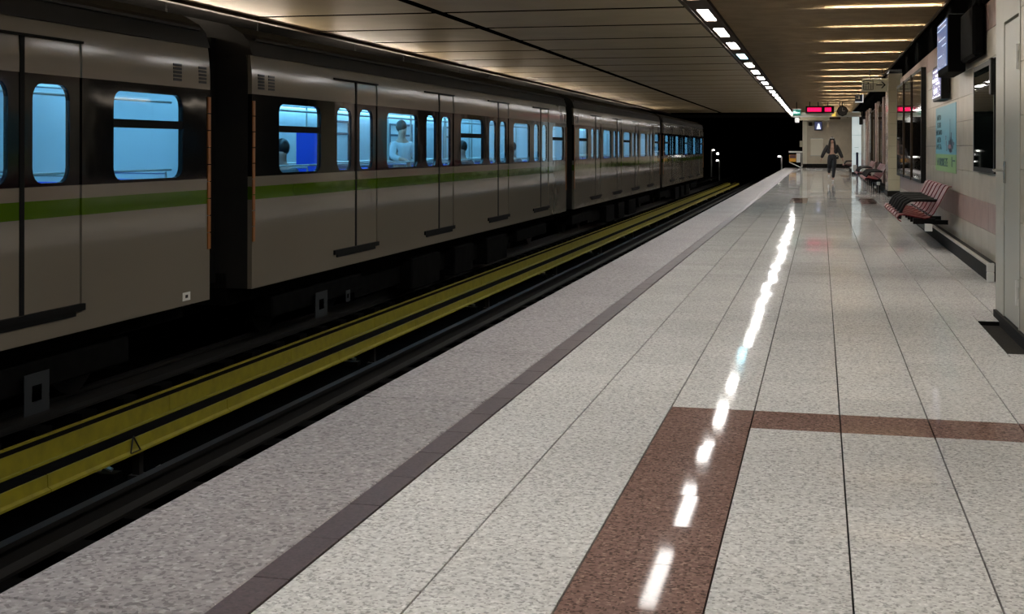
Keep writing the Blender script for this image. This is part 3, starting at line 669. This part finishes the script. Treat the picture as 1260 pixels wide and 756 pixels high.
nl = thing('wall_plate', 'small pale plate on the left edge of the end wall', 'plate', (-0.5, 78.9, 1.4)); obj('plate', bevel(B(-0.62, -0.42, 78.8, 78.9, 1.35, 1.75), 0.01), M['cream'], nl); obj('screw', T([(-0.52, 78.79, 1.7), (-0.52, 78.8, 1.7)], 0.015, 6), M['steel'], nl)

for k_, y in enumerate((67.0, 72.5)):  # lamps added out of sight to brighten the end wall
    t = thing('fill_lamp', 'added unseen fill lamp behind the sign beam, %s the end wall' % ('farther from' if k_ == 0 else 'nearer'), 'ceiling light', (1.0, y, H-0.08))
    obj('diffuser', bevel(B(0.2, 1.8, y-0.12, y+0.12, H-0.09, H-0.03), 0.01), mat('fill_lamp_glow', (0.8, 0.8, 0.8), 0.5, emit=(1, 0.95, 0.86), es=22), t); obj('tray', B(0.15, 1.85, y-0.15, y+0.15, H-0.03, H-0.004), M['white'], t); obj('shield', B(0.15, 1.85, y-0.17, y-0.15, H-0.26, H-0.004), M['trim'], t)  # shield added to keep the lamp's reflection off the floor
# platform-end gate
gt = thing('end_gate', 'orange and white warning gate at the end of the platform', 'gate', (-0.9, 77.6, 0))
obj('orange_board', B(-1.25, -0.82, 77.55, 77.6, 0.40, 0.85), mat('orange', (0.75, 0.36, 0.03), 0.45), gt)
obj('dark_board', B(-1.22, -0.84, 77.54, 77.55, 0.62, 0.84), mat('maroon', (0.12, 0.05, 0.05), 0.45), gt)
obj('white_board', B(-0.80, -0.55, 77.55, 77.6, 0.36, 0.95), M['white'], gt)
obj('top_bar', B(-1.28, -0.42, 77.52, 77.62, 0.98, 1.08), M['white'], gt)
obj('rail_bar', T([(-1.25, 77.5, 0.38), (-0.55, 77.5, 0.05), (-0.42, 77.5, 0.12)], 0.03, 8), M['white'], gt)
obj('post', T([(-0.48, 77.6, 0), (-0.48, 77.6, 1.0)], 0.035, 8), M['alu'], gt)

# track-side lamps beyond the platform end
def post_lamp(x, y, z0, z1, lab, s=-1):
    t = thing('track_lamp', lab, 'lamp', (x, y, z0))
    obj('post', T([(x, y, z0), (x, y, z1-0.08), (x+s*0.04, y, z1), (x+s*0.16, y, z1+0.02)], 0.045, 8), M['white'], t)
    obj('bulb', T([(x+s*0.08, y-0.03, z1-0.035), (x+s*0.24, y-0.03, z1-0.02)], 0.05, 8), mat('bulb', (0.8, 0.8, 0.8), 0.4, emit=(1, 0.97, 0.9), es=6.0), t)
post_lamp(-1.78, 79.5, -1.3, 0.75, 'white curved lamp post just off the platform end')
post_lamp(-7.0, 95, -1.3, 0.32, 'low curved lamp post deep in the tunnel')
post_lamp(-7.62, 95, -1.3, 1.13, 'curved lamp bracket, topmost light deep in the tunnel', 1)
t = thing('round_lamp', 'round white lamp between the two curved tunnel lamps', 'lamp', (-7.3, 96, 0.8)); obj('bulb', T([(-7.28, 95.95, 0.82), (-7.12, 95.95, 0.82)], 0.08, 8), mat('bulb2', (0.8, 0.8, 0.8), 0.4, emit=(1, 1, 1), es=5.0), t); obj('arm', T([(-7.2, 96.0, -1.3), (-7.2, 96.0, 0.8)], 0.02, 6), M['black'], t)

# ================================================================== BENCHES
def bench(y0, n, lab, legs=False, pitch=0.52, dx=0.0):
    y1 = y0+n*pitch
    t = thing('bench', lab, 'bench', (2.2, (y0+y1)/2, 0))
    obj('beam', bevel(B(1.98, 2.06, y0+0.05, y1-0.05, 0.24, 0.32), 0.008), M['black'], t)
    prof = [(1.70, 0.355), (1.665, 0.375), (1.655, 0.40), (1.675, 0.425), (1.74, 0.43), (1.86, 0.405), (1.98, 0.385), (2.04, 0.40), (2.09, 0.45), (2.16, 0.58), (2.25, 0.76), (2.27, 0.785), (2.30, 0.785)]
    for i in range(n):
        a = y0+i*pitch+0.07; b = a+pitch-0.14
        s = obj('seat', ribbon_y(bmesh.new(), prof, a, b, 0.012), M['seat'], t)
        hb = bmesh.new()                   # row of slots punched where the seat turns up
        for j in range(5):
            yy = a+0.03+j*0.07; box(hb, 2.035, 2.06, yy, yy+0.04, 0.418, 0.435)
        obj('slot_row', hb, M['black'], s)
        obj('seat_bracket', B(1.85, 2.12, (a+b)/2-0.02, (a+b)/2+0.02, 0.31, 0.385), M['black'], t)
    for i in range(1, n):
        yy = y0+i*pitch
        obj('armrest', T([(1.70, yy, 0.36), (1.72, yy, 0.47), (1.77, yy, 0.56), (1.84, yy, 0.60), (1.95, yy, 0.605), (2.19, yy, 0.60)], 0.022, 8), M['black'], t)
    for yy in ((y0+1.3, y1-1.3) if not legs else ()):
        obj('wall_bracket', B((2.06, W-0.012, yy-0.03, yy+0.03, 0.25, 0.31)), M['black'], t)
    obj('beam_end', bevel(B(1.975, 2.065, y0-0.0, y0+0.05, 0.235, 0.325), 0.005), M['white'], t)
    if legs:
        for yy in (y0+0.3, y1-0.3):
            obj('leg', B((1.98, 2.01, yy-0.02, yy+0.02, 0, 0.25)), M['black'], t); obj('leg', B((2.04, 2.07, yy-0.02, yy+0.02, 0, 0.25)), M['black'], t)
    t.location.x += dx
    return t
bench(10.45, 7, 'nearest red metal bench with black armrests, below the poster')
bench(31.2, 9, 'red metal bench on legs just past the pale pillar', True, dx=0.27)
bench(39.0, 8, 'red metal bench second past the pale pillar', True, dx=0.27)
bench(61.5, 6, 'farthest red metal bench, beyond the glowing white pillar', True, dx=0.2)

# ================================================================== TRAIN
XS, XC, XF = -5.25, -6.60, -7.95     # near side, centre, far side
ZB, ZT = -0.26, 2.265
CAR = 17.55; GAP = 0.97
def car(y0, doors, wins, lab):
    """doors: centres measured from the rear end; wins: (a, b, transom)"""
    t = thing('train_car', lab, 'train car', (XC, y0+CAR/2, -1.0))
    y1 = y0+CAR
    holes = []; DW = 0.81
    for d in doors: holes.append(rect(y0+d-DW, y0+d+DW, -0.03, 2.14))
    for a, b, tr in wins: holes.append(rrect(y0+a, y0+b, 0.98, 1.76, 0.11))
    obj('side_panel', crown(plate_x(XS, rect(y0, y1, ZB, ZT), holes, 0.05)), M['livery'], t)
    for d in doors:
        yc = y0+d
        for s in (-1, 1):
            a, b = (yc-DW+0.012, yc-0.03) if s < 0 else (yc+0.03, yc+DW-0.012)
            wa, wb = (yc-0.68, yc-0.17) if s < 0 else (yc+0.14, yc+0.65)
            lf = obj('door_leaf', crown(plate_x(XS-0.012, rect(a, b, -0.03, 2.13), [rrect(wa, wb, 0.98, 1.77, 0.12)], 0.04)), M['livery'], t)
            obj('pane', plate_x(XS-0.02, rrect(wa-0.01, wb+0.01, 0.97, 1.78, 0.12), (), 0.006), M['glass'], lf)
        obj('door_seal', B((XS-0.04, XS-0.006, yc-0.03, yc+0.03, -0.03, 2.13)), M['rubber'], t)
        obj('door_sill', B((XS-0.03, XS+0.025, yc-DW-0.02, yc+DW+0.02, -0.085, -0.03), (XS-0.02, XS+0.012, yc-DW+0.08, yc+DW-0.1, -0.125, -0.085)), M['rubber'], t)
        obj('door_header', B((XS-0.03, XS+0.01, yc-DW-0.01, yc+DW+0.01, 2.125, 2.145)), M['rubber'], t)
    for a, b, tr in wins:
        wn = obj('window_pane', plate_x(XS-0.012, rrect(y0+a-0.01, y0+b+0.01, 0.97, 1.77, 0.11), (), 0.006), M['glass'], t)
        if tr: obj('transom', B(XS-0.035, XS-0.003, y0+a, y0+b, 1.44, 1.515), M['rubber'], wn)
    # roof, far side, ends, floor
    roof = [(XS, ZT), (XS-0.05, 2.42), (XS-0.12, 2.50), (XS-0.30, 2.60), (XS-0.8, 2.70), (XC, 2.74), (XF+0.8, 2.70), (XF+0.3, 2.60), (XF+0.05, 2.42), (XF, ZT), (XF+0.06, ZT), (XC, 2.2), (XS-0.06, ZT)]
    obj('roof', prism_y(bmesh.new(), roof, y0, y1), M['roof'], t)
    obj('gutter', B((XS-0.09, XS-0.03, y0+0.15, y1-0.15, 2.43, 2.455)), mat('gutter_grey', (0.03, 0.028, 0.025), 0.6), t)
    obj('far_side', B(XF, XF+0.05, y0, y1, ZB, ZT), M['livery'], t)
    obj('end_wall', B((XF+0.05, XS-0.05, y0, y0+0.06, ZB, ZT)), M['roof'], t); obj('end_wall', B((XF+0.05, XS-0.05, y1-0.06, y1, ZB, ZT)), M['roof'], t)
    obj('underframe', B((XF+0.3, XS-0.30, y0, y1, -0.45, -0.10), (XF+0.4, XS-0.40, y0+4.2, y1-4.2, -0.85, -0.45)), M['under'], t)
    # amber guards at the car ends, vents in the upper panel
    for yy in (y0+0.03, y1-0.03):
        obj('end_guard', B(*[(XS-0.02, XS+0.012, yy-0.028, yy+0.028, 0.25+0.17*k_, 0.41+0.17*k_) for k_ in range(9)]), M['amber'], t)
    for yy in (y0+0.15, y0+0.42, y1-0.75, y1-0.24):
        obj('vent', B(*[(XS-0.012, XS+0.004, yy, yy+0.16, 1.90+0.035*k_, 1.925+0.035*k_) for k_ in range(5)]), M['black'], t)
    # bogies
    for yb in (y0+2.6, y1-2.6):
        bg = obj('bogie', bevel(B((XC-1.1, XC-0.85, yb-1.5, yb+1.5, -0.72, -0.48), (XC+0.85, XC+1.1, yb-1.5, yb+1.5, -0.72, -0.48), (XC-1.0, XC+1.0, yb-0.3, yb+0.3, -0.6, -0.42)), 0.02), M['under'], t)
        for dy in (-1.05, 1.05):
            wbm = bmesh.new()
            for xw in (-5.88, -7.32): tube(wbm, [(xw-0.07, yb+dy, -0.53), (xw+0.07, yb+dy, -0.53)], 0.41, 20)
            tube(wbm, [(-7.3, yb+dy, -0.53), (-5.9, yb+dy, -0.53)], 0.08, 8)
            obj('wheelset', wbm, M['rail'], bg)
    # equipment boxes with pale plates
    for a, w_ in ((6.2, 1.5), (8.6, 1.2), (10.8, 1.6)):
        e = obj('equipment_box', bevel(B(XS-0.6, XS-0.2, y0+a, y0+a+w_, -0.95, -0.46), 0.02), M['under'], t)
    # saloon
    obj('saloon_floor', B(XF+0.05, XS-0.06, y0+0.06, y1-0.06, -0.10, -0.03), M['inner_floor'], t)
    obj('saloon_lining', B((XF+0.06, XF+0.09, y0+0.06, y1-0.06, -0.03, 2.15), (XF+0.09, XS-0.06, y0+0.06, y0+0.10, -0.03, 2.15), (XF+0.09, XS-0.06, y1-0.10, y1-0.06, -0.03, 2.15), (XF+0.06, XS-0.06, y0+0.06, y1-0.06, 2.15, 2.18)), M['inner'], t)
    obj('saloon_light', B((XF+0.10, XF+0.24, y0+0.3, y1-0.3, 1.93, 2.02), (XS-0.40, XS-0.16, y0+0.3, y1-0.3, 2.12, 2.149), (XC-0.1, XC+0.1, y0+0.3, y1-0.3, 2.13, 2.149)), M['saloon_lamp'], t)
    fw = bmesh.new()                       # frames of the windows across the saloon
    for a, b, tr in wins:
        for q in ((y0+a, y0+b, 1.72, 1.76), (y0+a, y0+b, 1.0, 1.03), (y0+a, y0+a+0.04, 1.0, 1.76), (y0+b-0.04, y0+b, 1.0, 1.76), (y0+a, y0+b, 1.50, 1.54)): box(fw, XF+0.09, XF+0.11, *q)
    obj('far_window_frame', fw, M['inner_dark'], t)
    hr = bmesh.new()
    for xx in (XC-0.45, XC+0.45): tube(hr, [(xx, y0+0.5, 1.82), (xx, y1-0.5, 1.82)], 0.017, 6)
    for d in doors:
        for s in (-0.95, 0.95):
            for xx in (XC-0.55, XC+0.55): tube(hr, [(xx, y0+d+s, -0.03), (xx, y0+d+s, 2.14)], 0.017, 6)
    obj('grab_rail', hr, M['alu'], t)
    for zz in (1.05, 1.70): obj('window_rail', T([(XS-0.16, y0+0.5, zz), (XS-0.16, y1-0.5, zz)], 0.012, 6), M['white'], t)
    # seats: blocks of facing seats in each bay
    bays = [(a, b) for a, b, _ in wins]
    for a, b in bays:
        for s, xx in ((1, XS-0.55), (-1, XF+0.55)):
            for yy, f in ((y0+a+0.02, 1), (y0+b-0.02, -1)):
                bm = bmesh.new()
                lo, hi = min(yy, yy+f*0.45), max(yy, yy+f*0.45)
                box(bm, xx-0.42, xx+0.42, lo, hi, 0.38, 0.45); box(bm, xx-0.42, xx+0.42, min(yy, yy+f*0.08), max(yy, yy+f*0.08), 0.45, 0.96); box(bm, xx-0.3, xx+0.3, min(yy, yy+f*0.3), max(yy, yy+f*0.3), -0.03, 0.38)
                st = obj('saloon_seat', bevel(bm, 0.02), M['blue'] if s > 0 else M['inner_dark'], t)
                obj('grab_handle', T([(xx-0.38, yy, 0.96), (xx-0.38, yy, 1.02), (xx+0.38, yy, 1.02), (xx+0.38, yy, 0.96)], 0.015, 6), M['alu'], st)
    for d in doors:
        for s in (-0.9, 0.9): obj('draught_screen', B(XS-0.75, XS-0.1, y0+d+s-0.012, y0+d+s+0.012, 0.1, 0.95), M['inner'], t)
    return t
D_A = [3.55, 7.3, 11.15, 14.93]
W_A = [(1.15, 2.45, 1), (4.95, 6.3, 0), (8.5, 10.0, 1), (12.0, 13.4, 0), (15.77, 17.02, 1)]
YA = 5.49-CAR
# car A: rear end out of the frame; its measured door and window lie near its front end
carA = car(YA, [d-0.0 for d in (3.20, 6.98, 10.70, 14.45)], [(0.7, 1.95, 1), (4.4, 5.75, 0), (8.1, 9.55, 1), (11.85, 13.2, 0), (15.75, 16.99, 1)], 'leading near train car, cut off by the left edge of the photo')
carB = car(6.47, [3.21, 7.01, 10.90, 14.71], [(0.71, 1.96, 1), (4.42, 5.84, 0), (8.25, 9.76, 1), (12.1, 13.58, 0), (15.93, 17.25, 1)], 'silver train car with a green stripe, second from the left')
carC = copy_tree(carB, loc=carB.location+Vector((0, 18.55, 0))); carC['label'] = 'third train car, between the second and third dark gaps'
carD = copy_tree(carB, loc=carB.location+Vector((0, 37.05, 0))); carD['label'] = 'last train car, farthest down the dark tunnel'
for c_, yg in ((carA, 5.98), (carB, 24.51), (carC, 43.02)):
    bm = bmesh.new()
    for i in range(8):
        y = yg-0.48+i*0.12
        e = 0.0 if i % 2 else 0.06
        box(bm, XF+0.42+e, XS-0.42-e, y, y+0.12, -0.2, 2.45-e)
    g_ = obj('gangway_bellows', bm, M['rubber'], c_)
# plates on car A and B skirts
def bplate(c_, y, z, h, w_, x=XS-0.195):
    p_ = obj('data_plate', B((x, x+0.006, y-w_/2, y+w_/2, z-h/2, z-h*0.2), (x, x+0.006, y-w_/2, y+w_/2, z+h*0.2, z+h/2), (x, x+0.006, y-w_/2, y-w_*0.2, z-h*0.2, z+h*0.2), (x, x+0.006, y+w_*0.2, y+w_/2, z-h*0.2, z+h*0.2)), mat('plate_pale', (0.016, 0.02, 0.024), 0.6), c_)
bplate(carA, 2.86, -0.72, 0.33, 0.34); bplate(carB, 8.93, -0.72, 0.32, 0.40); bplate(carB, 9.87, -0.72, 0.15, 0.16)
st = obj('sticker', B(XS, XS+0.003, 4.93, 5.08, -0.215, -0.135), M['white'], carA); obj('sticker_mark', B((XS+.003, XS+.005, 4.98, 5.03, -0.19, -0.16)), M['black'], st)
for o in carA.children:
    pass
obj('cabinet', B((XF+0.09, XF+0.5, 3.3, 5.4, -0.03, 1.9)), M['inner'], carA)
obj('notice', B((XF+0.5, XF+0.51, 4.75, 4.95, 1.22, 1.42), (XF+0.5, XF+0.51, 4.78, 4.92, 1.10, 1.13)), M['inner_dark'], carA)
obj('blue_partition', B((-6.50, -6.10, 10.60, 10.64, -0.02, 1.55)), M['blue'], carB)

# ================================================================== PEOPLE
def skin(name, verts, edges, radii, m, parent, root=0, sub=2):
    me = bpy.data.meshes.new(name); me.from_pydata(verts, edges, []); me.update()
    o = bpy.data.objects.new(name, me); C.objects.link(o)
    md = o.modifiers.new('s', 'SKIN'); md.use_smooth_shade = True; md.branch_smoothing = 0.3
    for i, r in enumerate(radii):
        sv = me.skin_vertices[0].data[i]; sv.radius = r if isinstance(r, tuple) else (r, r); sv.use_root = (i == root)
    s2 = o.modifiers.new('u', 'SUBSURF'); s2.levels = sub; s2.render_levels = sub
    dg = bpy.context.evaluated_depsgraph_get(); m2 = bpy.data.meshes.new_from_object(o.evaluated_get(dg)); m2.name = name
    bpy.data.objects.remove(o)
    for p in m2.polygons: p.use_smooth = True
    m2.materials.clear(); m2.materials.append(m)
    q = bpy.data.objects.new(name, m2); C.objects.link(q); q.parent = parent
    return q
def ellipsoid(bm, c, r, u=14, v=10):
    g = bmesh.ops.create_uvsphere(bm, u_segments=u, v_segments=v, radius=1.0)
    bmesh.ops.scale(bm, vec=r, verts=g['verts']); bmesh.ops.translate(bm, vec=c, verts=g['verts'])
def head_parts(t, hp, skinm, hairm, long_hair=True):
    x, y, z = hp                           # centre of the head, face towards -y
    bm = bmesh.new(); ellipsoid(bm, (x, y+0.02, z+0.025), (0.092, 0.105, 0.118))
    if long_hair:
        for s in (-1, 1): tube(bm, [(x+s*0.06, y+0.02, z+0.06), (x+s*0.085, y-0.03, z-0.05), (x+s*0.10, y-0.05, z-0.17), (x+s*0.10, y-0.07, z-0.30), (x+s*0.09, y-0.07, z-0.38)], [0.04, 0.042, 0.045, 0.038, 0.015], 8)
        tube(bm, [(x, y+0.07, z+0.03), (x, y+0.09, z-0.12), (x, y+0.10, z-0.30)], [0.08, 0.085, 0.03], 8)
    for v in bm.verts:                     # leave the face free
        if v.co.y < y-0.06 and abs(v.co.x-x) < 0.075 and -0.12 < v.co.z-z < 0.06: v.co.y = y-0.045
    obj('hair', bm, hairm, t, True, False)
def walker(loc):
    t = thing('person', 'woman in black jacket and jeans with white shoes walking towards the camera', 'person', loc)
    V = [(0,0.01,.95), (0,0,1.10), (0,-.01,1.26), (0,0,1.38), (0,-.005,1.45), (0,-.02,1.52), (0,-.02,1.60),
         (.155,0,1.36), (.27,.05,1.12), (.38,-.02,.88), (-.155,0,1.36), (-.28,-.04,1.13), (-.39,.04,.89),
         (.085,0,.90), (.06,-.12,.50), (.03,-.10,.10), (.03,-.20,.045), (-.085,0,.90), (-.095,-.05,.52), (-.115,.33,.32), (-.115,.36,.20)]
    E = [(0,1),(1,2),(2,3),(3,4),(4,5),(5,6),(3,7),(7,8),(8,9),(3,10),(10,11),(11,12),(0,13),(13,14),(14,15),(15,16),(0,17),(17,18),(18,19),(19,20)]
    R = [(.15,.10),(.12,.085),(.145,.10),(.10,.08),.045,(.068,.078),(.075,.09),.055,.040,.028,.055,.040,.028,.085,.055,.036,.034,.085,.055,.036,.034]
    # fingers: palm, four fingers and a thumb on either side
    for wi, s in ((9, 1), (12, -1)):
        wx, wy, wz = V[wi]; p = len(V)
        V.append((wx+s*0.02, wy-.01, wz-.07)); E.append((wi, p)); R.append((.03, .016))
        for j, (dy, ln) in enumerate(((-.028, .075), (-.010, .085), (.009, .08), (.026, .062))):
            a = len(V); V += [(wx+s*0.028, wy-.01+dy, wz-.085), (wx+s*0.03, wy-.012+dy*1.1, wz-.085-ln*.55), (wx+s*0.018, wy-.014+dy*1.1, wz-.085-ln)]
            E += [(p, a), (a, a+1), (a+1, a+2)]; R += [.009, .0085, .007]
        a = len(V); V += [(wx+s*0.0, wy-.045, wz-.055), (wx-s*0.005, wy-.06, wz-.095)]; E += [(p, a), (a, a+1)]; R += [.010, .008]
    skin('body', V, E, R, M['skin'], t)
    # jacket: open front, two halves and sleeves
    jv = [(0,.03,1.37), (.12,-.01,1.37), (.165,0,1.355), (.285,.05,1.12), (.385,-.01,.88), (.115,-.01,1.2), (.125,.0,1.04), (-.12,-.01,1.37), (-.165,0,1.355), (-.295,-.04,1.13), (-.395,.03,.89), (-.115,-.01,1.2), (-.125,.0,1.04), (0,.06,1.22), (0,.065,1.06)]
    je = [(0,1),(1,2),(2,3),(3,4),(1,5),(5,6),(0,7),(7,8),(8,9),(9,10),(7,11),(11,12),(0,13),(13,14)]
    jr = [(.07,.06),(.085,.085),.085,.078,.062,(.085,.115),(.09,.12),(.085,.085),.085,.078,.062,(.085,.115),(.09,.12),(.11,.06),(.11,.06)]
    skin('jacket', jv, je, jr, M['jacket'], t)
    skin('trousers', [(0,.01,1.08), (0,.01,.95), (.09,0,.88), (.075,-.06,.70), (.06,-.12,.50), (.035,-.10,.13), (-.09,0,.88), (-.092,-.02,.70), (-.095,-.05,.52), (-.115,.31,.34)],
         [(0,1),(1,2),(2,3),(3,4),(4,5),(1,6),(6,7),(7,8),(8,9)], [(.15,.115),(.175,.125),.115,.10,.078,.055,.115,.10,.078,.055], M['jeans'], t)
    skin('top', [(0,-.03,1.37), (0,-.035,1.28), (0,-.03,1.21)], [(0,1),(1,2)], [(.10,.07),(.135,.095),(.12,.085)], M['top'], t)
    for (a, b, c_) in (((.03,-.06,.05), (.03,-.14,.05), (.03,-.24,.035)), ((-.115,.36,.29), (-.115,.345,.20), (-.115,.30,.12))):
        skin('shoe', [a, b, c_], [(0,1),(1,2)], [(.042,.048),(.045,.045),(.042,.03)], M['shoe'], t)
    head_parts(t, (0, -.02, 1.57), M['skin'], M['hair'])
    fb = bmesh.new(); ellipsoid(fb, (0, -.125, 1.545), (.012, .02, .02), 8, 6); obj('nose', fb, M['skin'], t, True, False)
    fb = bmesh.new(); ellipsoid(fb, (0, -.112, 1.505), (.026, .012, .009), 8, 6); obj('mouth', fb, M['lips'], t, True, False)
    for s in (-1, 1):
        fb = bmesh.new(); ellipsoid(fb, (s*.033, -.102, 1.575), (.014, .01, .008), 8, 6); obj('eye', fb, M['black'], t, True, False)
    fb = bmesh.new()
    for s in (-1, 1): ellipsoid(fb, (s*.036, -.095, 1.655), (.034, .018, .024), 8, 6)
    obj('sunglasses', fb, M['shoe'], t, True, False)
    fb = bmesh.new(); box(fb, .13, .24, -.10, .02, .86, 1.0); obj('handbag', bevel(fb, .02), M['black'], t, False, False)
    fb = bmesh.new(); box(fb, .16, .20, -.108, -.10, .94, .97); obj('bag_glint', fb, M['white'], t, False, False)  # white box painting a glint on the handbag
    return t
walker((1.131, 44.0, 0.0))
def passenger(loc, lab, coat, seated, rz):
    t = thing('person', lab, 'person', loc); t.rotation_euler = (0, 0, rz)
    b = 0.0 if seated else 0.42
    hipz = 0.63 if seated else 0.94
    top = hipz
    V = [(0,0,hipz), (0,0,hipz+.2), (0,0,hipz+.4), (0,0,hipz+.52), (0,-.01,hipz+.6), (0,-.02,hipz+.68), (.16,0,hipz+.42), (.24,-.06,hipz+.2), (.15,-.24,hipz+.16), (-.16,0,hipz+.42), (-.24,-.06,hipz+.2), (-.15,-.24,hipz+.16)]
    E = [(0,1),(1,2),(2,3),(3,4),(4,5),(2,6),(6,7),(7,8),(2,9),(9,10),(10,11)]
    R = [(.15,.11),(.13,.10),(.15,.11),.05,(.07,.08),(.075,.09),.06,.045,.035,.06,.045,.035]
    if seated: L_ = [(.1,-.05,.62), (.11,-.45,.58), (.11,-.45,.08), (.11,-.55,.04)]
    else: L_ = [(.09,0,.88), (.1,-.02,.48), (.1,0,.08), (.1,-.12,.04)]
    for s in (1, -1):
        a = len(V); V += [(s*x, y, z) for x, y, z in L_]; E += [(0, a), (a, a+1), (a+1, a+2), (a+2, a+3)]; R += [.09, .065, .045, .04]
    for wi, s in ((8, 1), (11, -1)):
        wx, wy, wz = V[wi]; p = len(V); V.append((wx-s*.01, wy-.06, wz-.01)); E.append((wi, p)); R.append((.03, .018))
        for dx, ln in ((-.026, .06), (-.009, .07), (.009, .066), (.025, .05)):
            a = len(V); V += [(wx+dx, wy-.09, wz-.012), (wx+dx, wy-.09-ln, wz-.025)]; E += [(p, a), (a, a+1)]; R += [.009, .007]
        a = len(V); V += [(wx-s*.045, wy-.07, wz)]; E += [(p, a)]; R += [.009]
    skin('body', V, E, R, M['skin'], t, sub=1)
    skin('coat', [V[0], V[1], V[2], V[6], V[7], (V[8][0], V[8][1]+.03, V[8][2]), V[9], V[10], (V[11][0], V[11][1]+.03, V[11][2])], [(0,1),(1,2),(2,3),(3,4),(4,5),(2,6),(6,7),(7,8)], [(.175,.135),(.155,.125),(.17,.13),.08,.065,.05,.08,.065,.05], coat, t, sub=1)
    a = 12; skin('trousers', [V[0]]+[V[12+i] for i in range(3)]+[V[16+i] for i in range(3)], [(0,1),(1,2),(2,3),(0,4),(4,5),(5,6)], [(.17,.13),.105,.08,.055,.105,.08,.055], M['jeans'], t, sub=1)
    bm = bmesh.new(); ellipsoid(bm, (0, .015, hipz+.71), (.09, .10, .11)); obj('hair', bm, M['hair'], t, True, False)
    for v_ in (1,):
        bm = bmesh.new(); ellipsoid(bm, (0, -.112, hipz+.655), (.012, .02, .018), 8, 6); obj('nose', bm, M['skin'], t, True, False)
    return t
passenger((-5.62, 8.10, -0.07), 'dark-haired seated passenger behind the first window of the second car', M['coat_grey'], True, 0)
passenger((-6.05, 13.95, -0.03), 'standing passenger in a white shirt inside the second car', M['shirt_white'], False, math.pi*0.3)
passenger((-5.56, 15.90, -0.05), 'passenger in a brown coat seated at the middle window of the second car', M['coat_brown'], True, 0)
passenger((-5.56, 19.72, -0.05), 'passenger in a dark coat seated farther along the second car', M['coat_grey'], True, 0)
